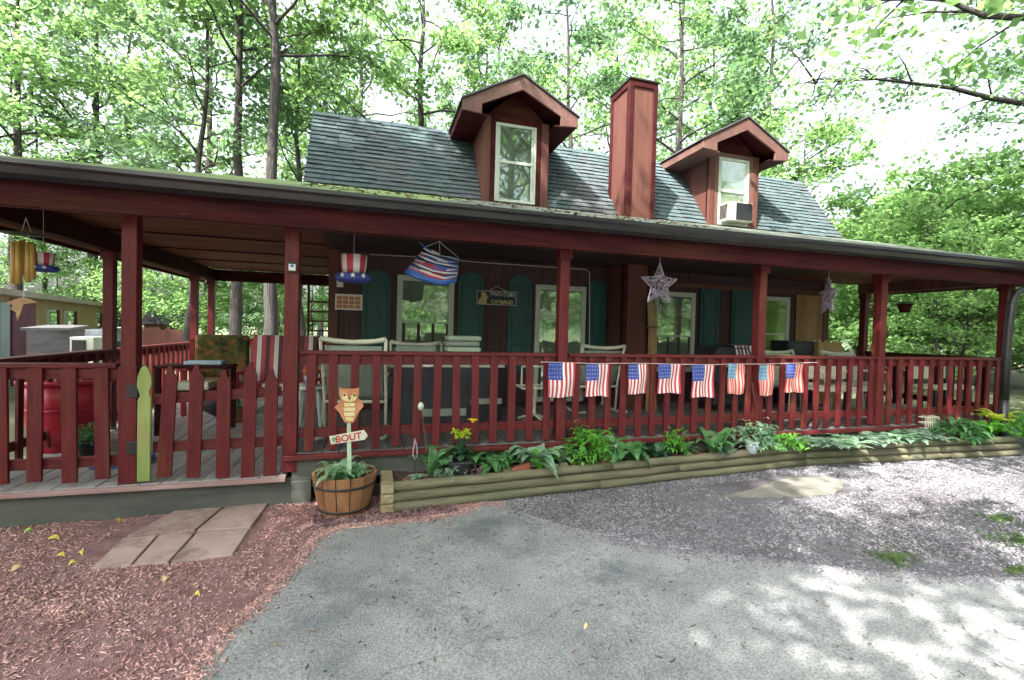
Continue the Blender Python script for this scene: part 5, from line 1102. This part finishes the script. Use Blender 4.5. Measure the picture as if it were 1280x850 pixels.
def make_tree(seedv, Ht, r0, first, spread, nlimb, nl, lsize, lmat, sig=.42, lean=0, nsub=5, up=.55, label='', cat='tree', name='forest_tree', group='trees of the surrounding wood'):
    rng = np.random.default_rng(seedv); rnd = random.Random(seedv)
    T = tag(empty(name), label, cat, group); m = MB(); n = 12
    pts = [Vector((lean*(i/n)**1.5*Ht+rnd.uniform(-.08, .08)*(i > 0), rnd.uniform(-.08, .08)*(i > 0), Ht*i/n)) for i in range(n+1)]
    pts[0].z = -.3
    rad = [r0*(1.25 if i == 0 else 1)*(1-i/n*.86) for i in range(n+1)]; m.tube(pts, rad, 10, cap=False)
    tips = []
    for k in range(nlimb):
        f = first+(1-first)*((k+.3)/nlimb); i = min(int(f*n), n-1); base = pts[i].lerp(pts[i+1], f*n-i)
        a = k*2.4+rnd.uniform(-.5, .5); L = spread*(1-.55*max(0, (f-.55))/.45)*rnd.uniform(.75, 1.15)
        rr = max(.02, rad[i]*.42); d = Vector((math.cos(a), math.sin(a), up*rnd.uniform(.4, 1.5))); lp = [base]
        for s in range(1, 6):
            lp.append(base+d*L*s/5+Vector((rnd.uniform(-.12, .12), rnd.uniform(-.12, .12), -.03*s*s*L/5+rnd.uniform(-.08, .12))))
        m.tube(lp, [rr*(1-.8*s/5) for s in range(6)], 6, cap=False)
        for q in range(nsub):
            s = rnd.uniform(1.4, 5); i2 = min(int(s), 4); b2 = lp[i2].lerp(lp[i2+1], s-i2); a2 = a+rnd.uniform(-1.3, 1.3); l2 = L*rnd.uniform(.2, .45)
            d2 = Vector((math.cos(a2), math.sin(a2), rnd.uniform(-.15, .7))); e = b2+d2*l2
            m.tube([b2, b2+d2*l2*.5+Vector((0, 0, .06)), e], [rr*.3, rr*.2, .008], 4, cap=False)
            for u in (.4, .75, 1.0): tips.append(tuple(b2.lerp(e, u)+Vector((rnd.uniform(-.2, .2), rnd.uniform(-.2, .2), 0))))
        tips.append(tuple(lp[-1]))
    m.build('trunk', BARK, T, smooth=True, fixn=False)
    tips = [t for t in tips if rnd.random() > .22]
    V, F, att = leaves_np(np.array(tips), max(4, int(.8*nl/len(tips))), sig*.74, lsize*1.35, rng)
    o = npmesh('crown', V, F, lmat, T, att=att)
    return T
prot = [
    make_tree(1, 18, .20, .50, 3.6, 22, 8000, .17, LEAFA, label='tall slim tree', sig=.45),
    make_tree(2, 15, .15, .26, 3.0, 22, 6500, .16, LEAFB, label='x', lean=.05, sig=.42),
    make_tree(3, 18, .26, .32, 4.4, 24, 9500, .18, LEAFC, label='x', sig=.5),
    make_tree(4, 9, .09, .12, 2.6, 22, 9000, .14, LEAFC, label='x', sig=.40, lean=-.04),
    make_tree(6, 17, .28, .34, 4.6, 26, 26000, .19, LEAFA, label='x', sig=.6),
    make_tree(5, 6, .06, .06, 2.4, 20, 9000, .13, LEAFC, label='x', sig=.38)]
used = [False]*6
def put(k, x, y, s=1, rz=None, label='', sz=1, group='trees of the surrounding wood'):
    if used[k]: T = copy_tree(prot[k])
    else: T = prot[k]; used[k] = True
    T.location = (x, y, gz(x)); T.rotation_euler = (0, 0, random.uniform(0, 6.28) if rz is None else rz); T.scale = (s, s, s*sz)
    T['label'] = label; T['category'] = 'tree'; T['group'] = group; return T
def dpt(px, dist):   # point on the ground seen at photo column px, given distance
    d = CF*FPX+CR*(px-640); d.z = 0; d.normalize(); return d.x*dist, d.y*dist
x, y = dpt(336, 15); put(0, x, y, 1.0, 1.0, 'dark straight trunked tree rising just left of the shingled roof')
x, y = dpt(295, 17.5); put(0, x, y, .95, 3.0, 'second straight trunked tree left of the darkest trunk')
x, y = dpt(236, 19); put(1, x, y, .95, 0, 'thin pale trunked tree above the left porch roof')
x, y = dpt(375, 20); put(1, x, y, 1, 2.2, 'leaning thin tree at the left edge of the shingled roof')
x, y = dpt(118, 33); put(2, x, y, 1.1, .4, 'broad crowned tree over the mobile home')
x, y = dpt(20, 31); put(2, x, y, 1.0, .4, 'leafy tree at the left edge above the chime')
x, y = dpt(520, 19); put(2, x, y, .9, 1.7, 'tree behind the roof left of the left dormer')
x, y = dpt(600, 23); put(0, x, y, .95, 4.0, 'tree directly behind the left dormer')
x, y = dpt(715, 19); put(1, x, y, 1.05, 3.3, 'tree between the left dormer and the chimney')
x, y = dpt(840, 20); put(2, x, y, .9, 5.0, 'tree behind the roof right of the chimney')
x, y = dpt(960, 19); put(1, x, y, 1.0, 1.3, 'forked tree rising behind the right dormer')
x, y = dpt(985, 16.5); put(3, x, y, .85, 2.5, 'smaller tree at the right end of the shingled roof')
x, y = dpt(1203, 13.5); put(3, x, y, .42, 1.1, 'slim trunked small tree seen between the last two posts', sz=1.0)
x, y = dpt(1500, 10.5); put(2, x, y, .85, 2.0, 'tree beyond the right edge whose boughs hang into the sky gap')
x, y = dpt(1560, 15); put(3, x, y, .8, 3.0, 'low leafy tree at the right edge behind the porch roof')
x, y = dpt(1310, 20); put(1, x, y, .8, 3.1, 'thin airy tree beyond the right end of the porch roof')
x, y = dpt(446, 25); put(2, x, y, 1.0, 3.0, 'far tree behind the left end of the shingled roof')
OT = thing('overhanging_tree', 'tree beyond the right edge with one long bare bough reaching into the sky gap', 'tree', (0, 0, 0), 0, 'trees of the surrounding wood')
bo = [at(x, y, 'Y', 7.5) for x, y in ((1390, 190), (1330, 145), (1290, 131), (1240, 123), (1190, 110), (1140, 104), (1095, 99), (1050, 101), (1020, 104))]
bz0 = bo[0]; tr = MB(); tr.tube([(bz0.x+.3, 7.5, -.2), (bz0.x+.2, 7.5, 3), (bz0.x, 7.5, bz0.z), (bz0.x+.3, 7.6, 11), (bz0.x-.2, 7.5, 15)], [.30, .26, .22, .16, .05], 12)
tr.tube(bo, [.10, .085, .07, .06, .045, .032, .024, .016, .008], 8)
tp_ = []; rr = random.Random(12)
for i in range(2, 9):
    for k in range(4):
        b0 = bo[i]; e_ = b0+Vector((rr.uniform(-.9, .3), rr.uniform(-.5, .5), rr.uniform(-.45, .8))); tr.tube([b0, b0.lerp(e_, .5)+Vector((0, 0, .08)), e_], [.022, .014, .006], 5); tp_ += [tuple(e_)] if rr.random() < .55 else []
for i in range(60): tp_.append((bz0.x+rr.uniform(-2.2, 3), 7.5+rr.uniform(-2, 2), rr.uniform(6.3, 11)))
tr.build('trunk', BARK, OT, smooth=True, fixn=False)
V, F, att = leaves_np(np.array(tp_), 60, .38, .12, np.random.default_rng(5)); npmesh('crown', V, F, LEAFC, OT, att=att)
wood = [(160, 32, 0), (60, 34, 1), (-60, 30, 2), (260, 27, 2), (400, 33, 0), (560, 31, 1), (650, 33, 0), (760, 29, 2), (880, 28, 0), (930, 36, 1), (-150, 18, 0)]
for i, (px, ds, k) in enumerate(wood):
    x, y = dpt(px, ds); put(k, x, y, random.uniform(.9, 1.1), label='tall background tree deep in the wood behind the house', group='background trees of the wood')
under = [(15, 33, 3), (70, 34, 3), (130, 32, 3), (185, 27, 3), (215, 26, 5), (255, 23, 5), (300, 25, 5), (350, 27, 5), (390, 22, 5), (1075, 20, 5), (1110, 22, 5), (1150, 19, 5), (1185, 23, 5), (1225, 20, 5), (1262, 18, 5), (1290, 22, 5), (1130, 28, 5), (1210, 28, 5), (1250, 25, 5), (1130, 22, 3), (1200, 24, 3), (1070, 27, 3), (1250, 27, 3), (1360, 26, 3), (1040, 21, 5), (1170, 17, 5), (1000, 22, 5)]
for i, (px, ds, k) in enumerate(under):
    x, y = dpt(px, ds); put(k, x, y, random.uniform(.75, 1.0) if k == 5 else random.uniform(.6, .75), label='low leafy understorey tree behind the porch', group='understorey trees behind the porch')
# trees standing behind the photographer that shade the yard
shade = [(-11, 0, 4, 1), (-8.8, 1.5, 1, 1), (1, -9, 2, 1), (6, -8, 2, 1), (11, -4, 1, 1), (-15, 4, 2, 1), (-6.4, -.9, 4, .8), (-3.5, 1.3, 4, .72), (4.3, 0, 4, .7), (7.5, -2.5, 4, .8)]
for x, y, k, sc_ in shade:
    put(k, x, y, sc_, label='tree standing around the driveway behind the viewpoint', group='trees around the driveway')
for x, y, sc_ in ((-9, -11, 1.2), (-4, -13, 1.3), (0, -12, 1.2), (4, -13, 1.3), (8, -11, 1.2), (13, -9, 1.3), (-13, -8, 1.2), (-16, -2, 1.3), (15, -4, 1.2)):
    put(5, x, y, sc_, label='low leafy tree on the far side of the driveway behind the viewpoint', group='trees around the driveway')
# distant wood, one mass
rng = np.random.default_rng(99); nC_ = 1700
ang = rng.uniform(R(-180), R(180), nC_); dist = rng.uniform(32, 62, nC_); hh = rng.uniform(0, 1, nC_)**1.5*7
yaw0 = R(16.5); C_ = np.stack([np.sin(ang+yaw0)*dist, np.cos(ang+yaw0)*dist, hh+.2+gz(np.sin(ang+yaw0)*dist)], 1)
V, F, att = leaves_np(C_, 55, 1.1, .34, rng)
tag(npmesh('distant_wood', V, F, LEAFB, att=att), 'hazy mass of distant green woodland', None, None, 'stuff')
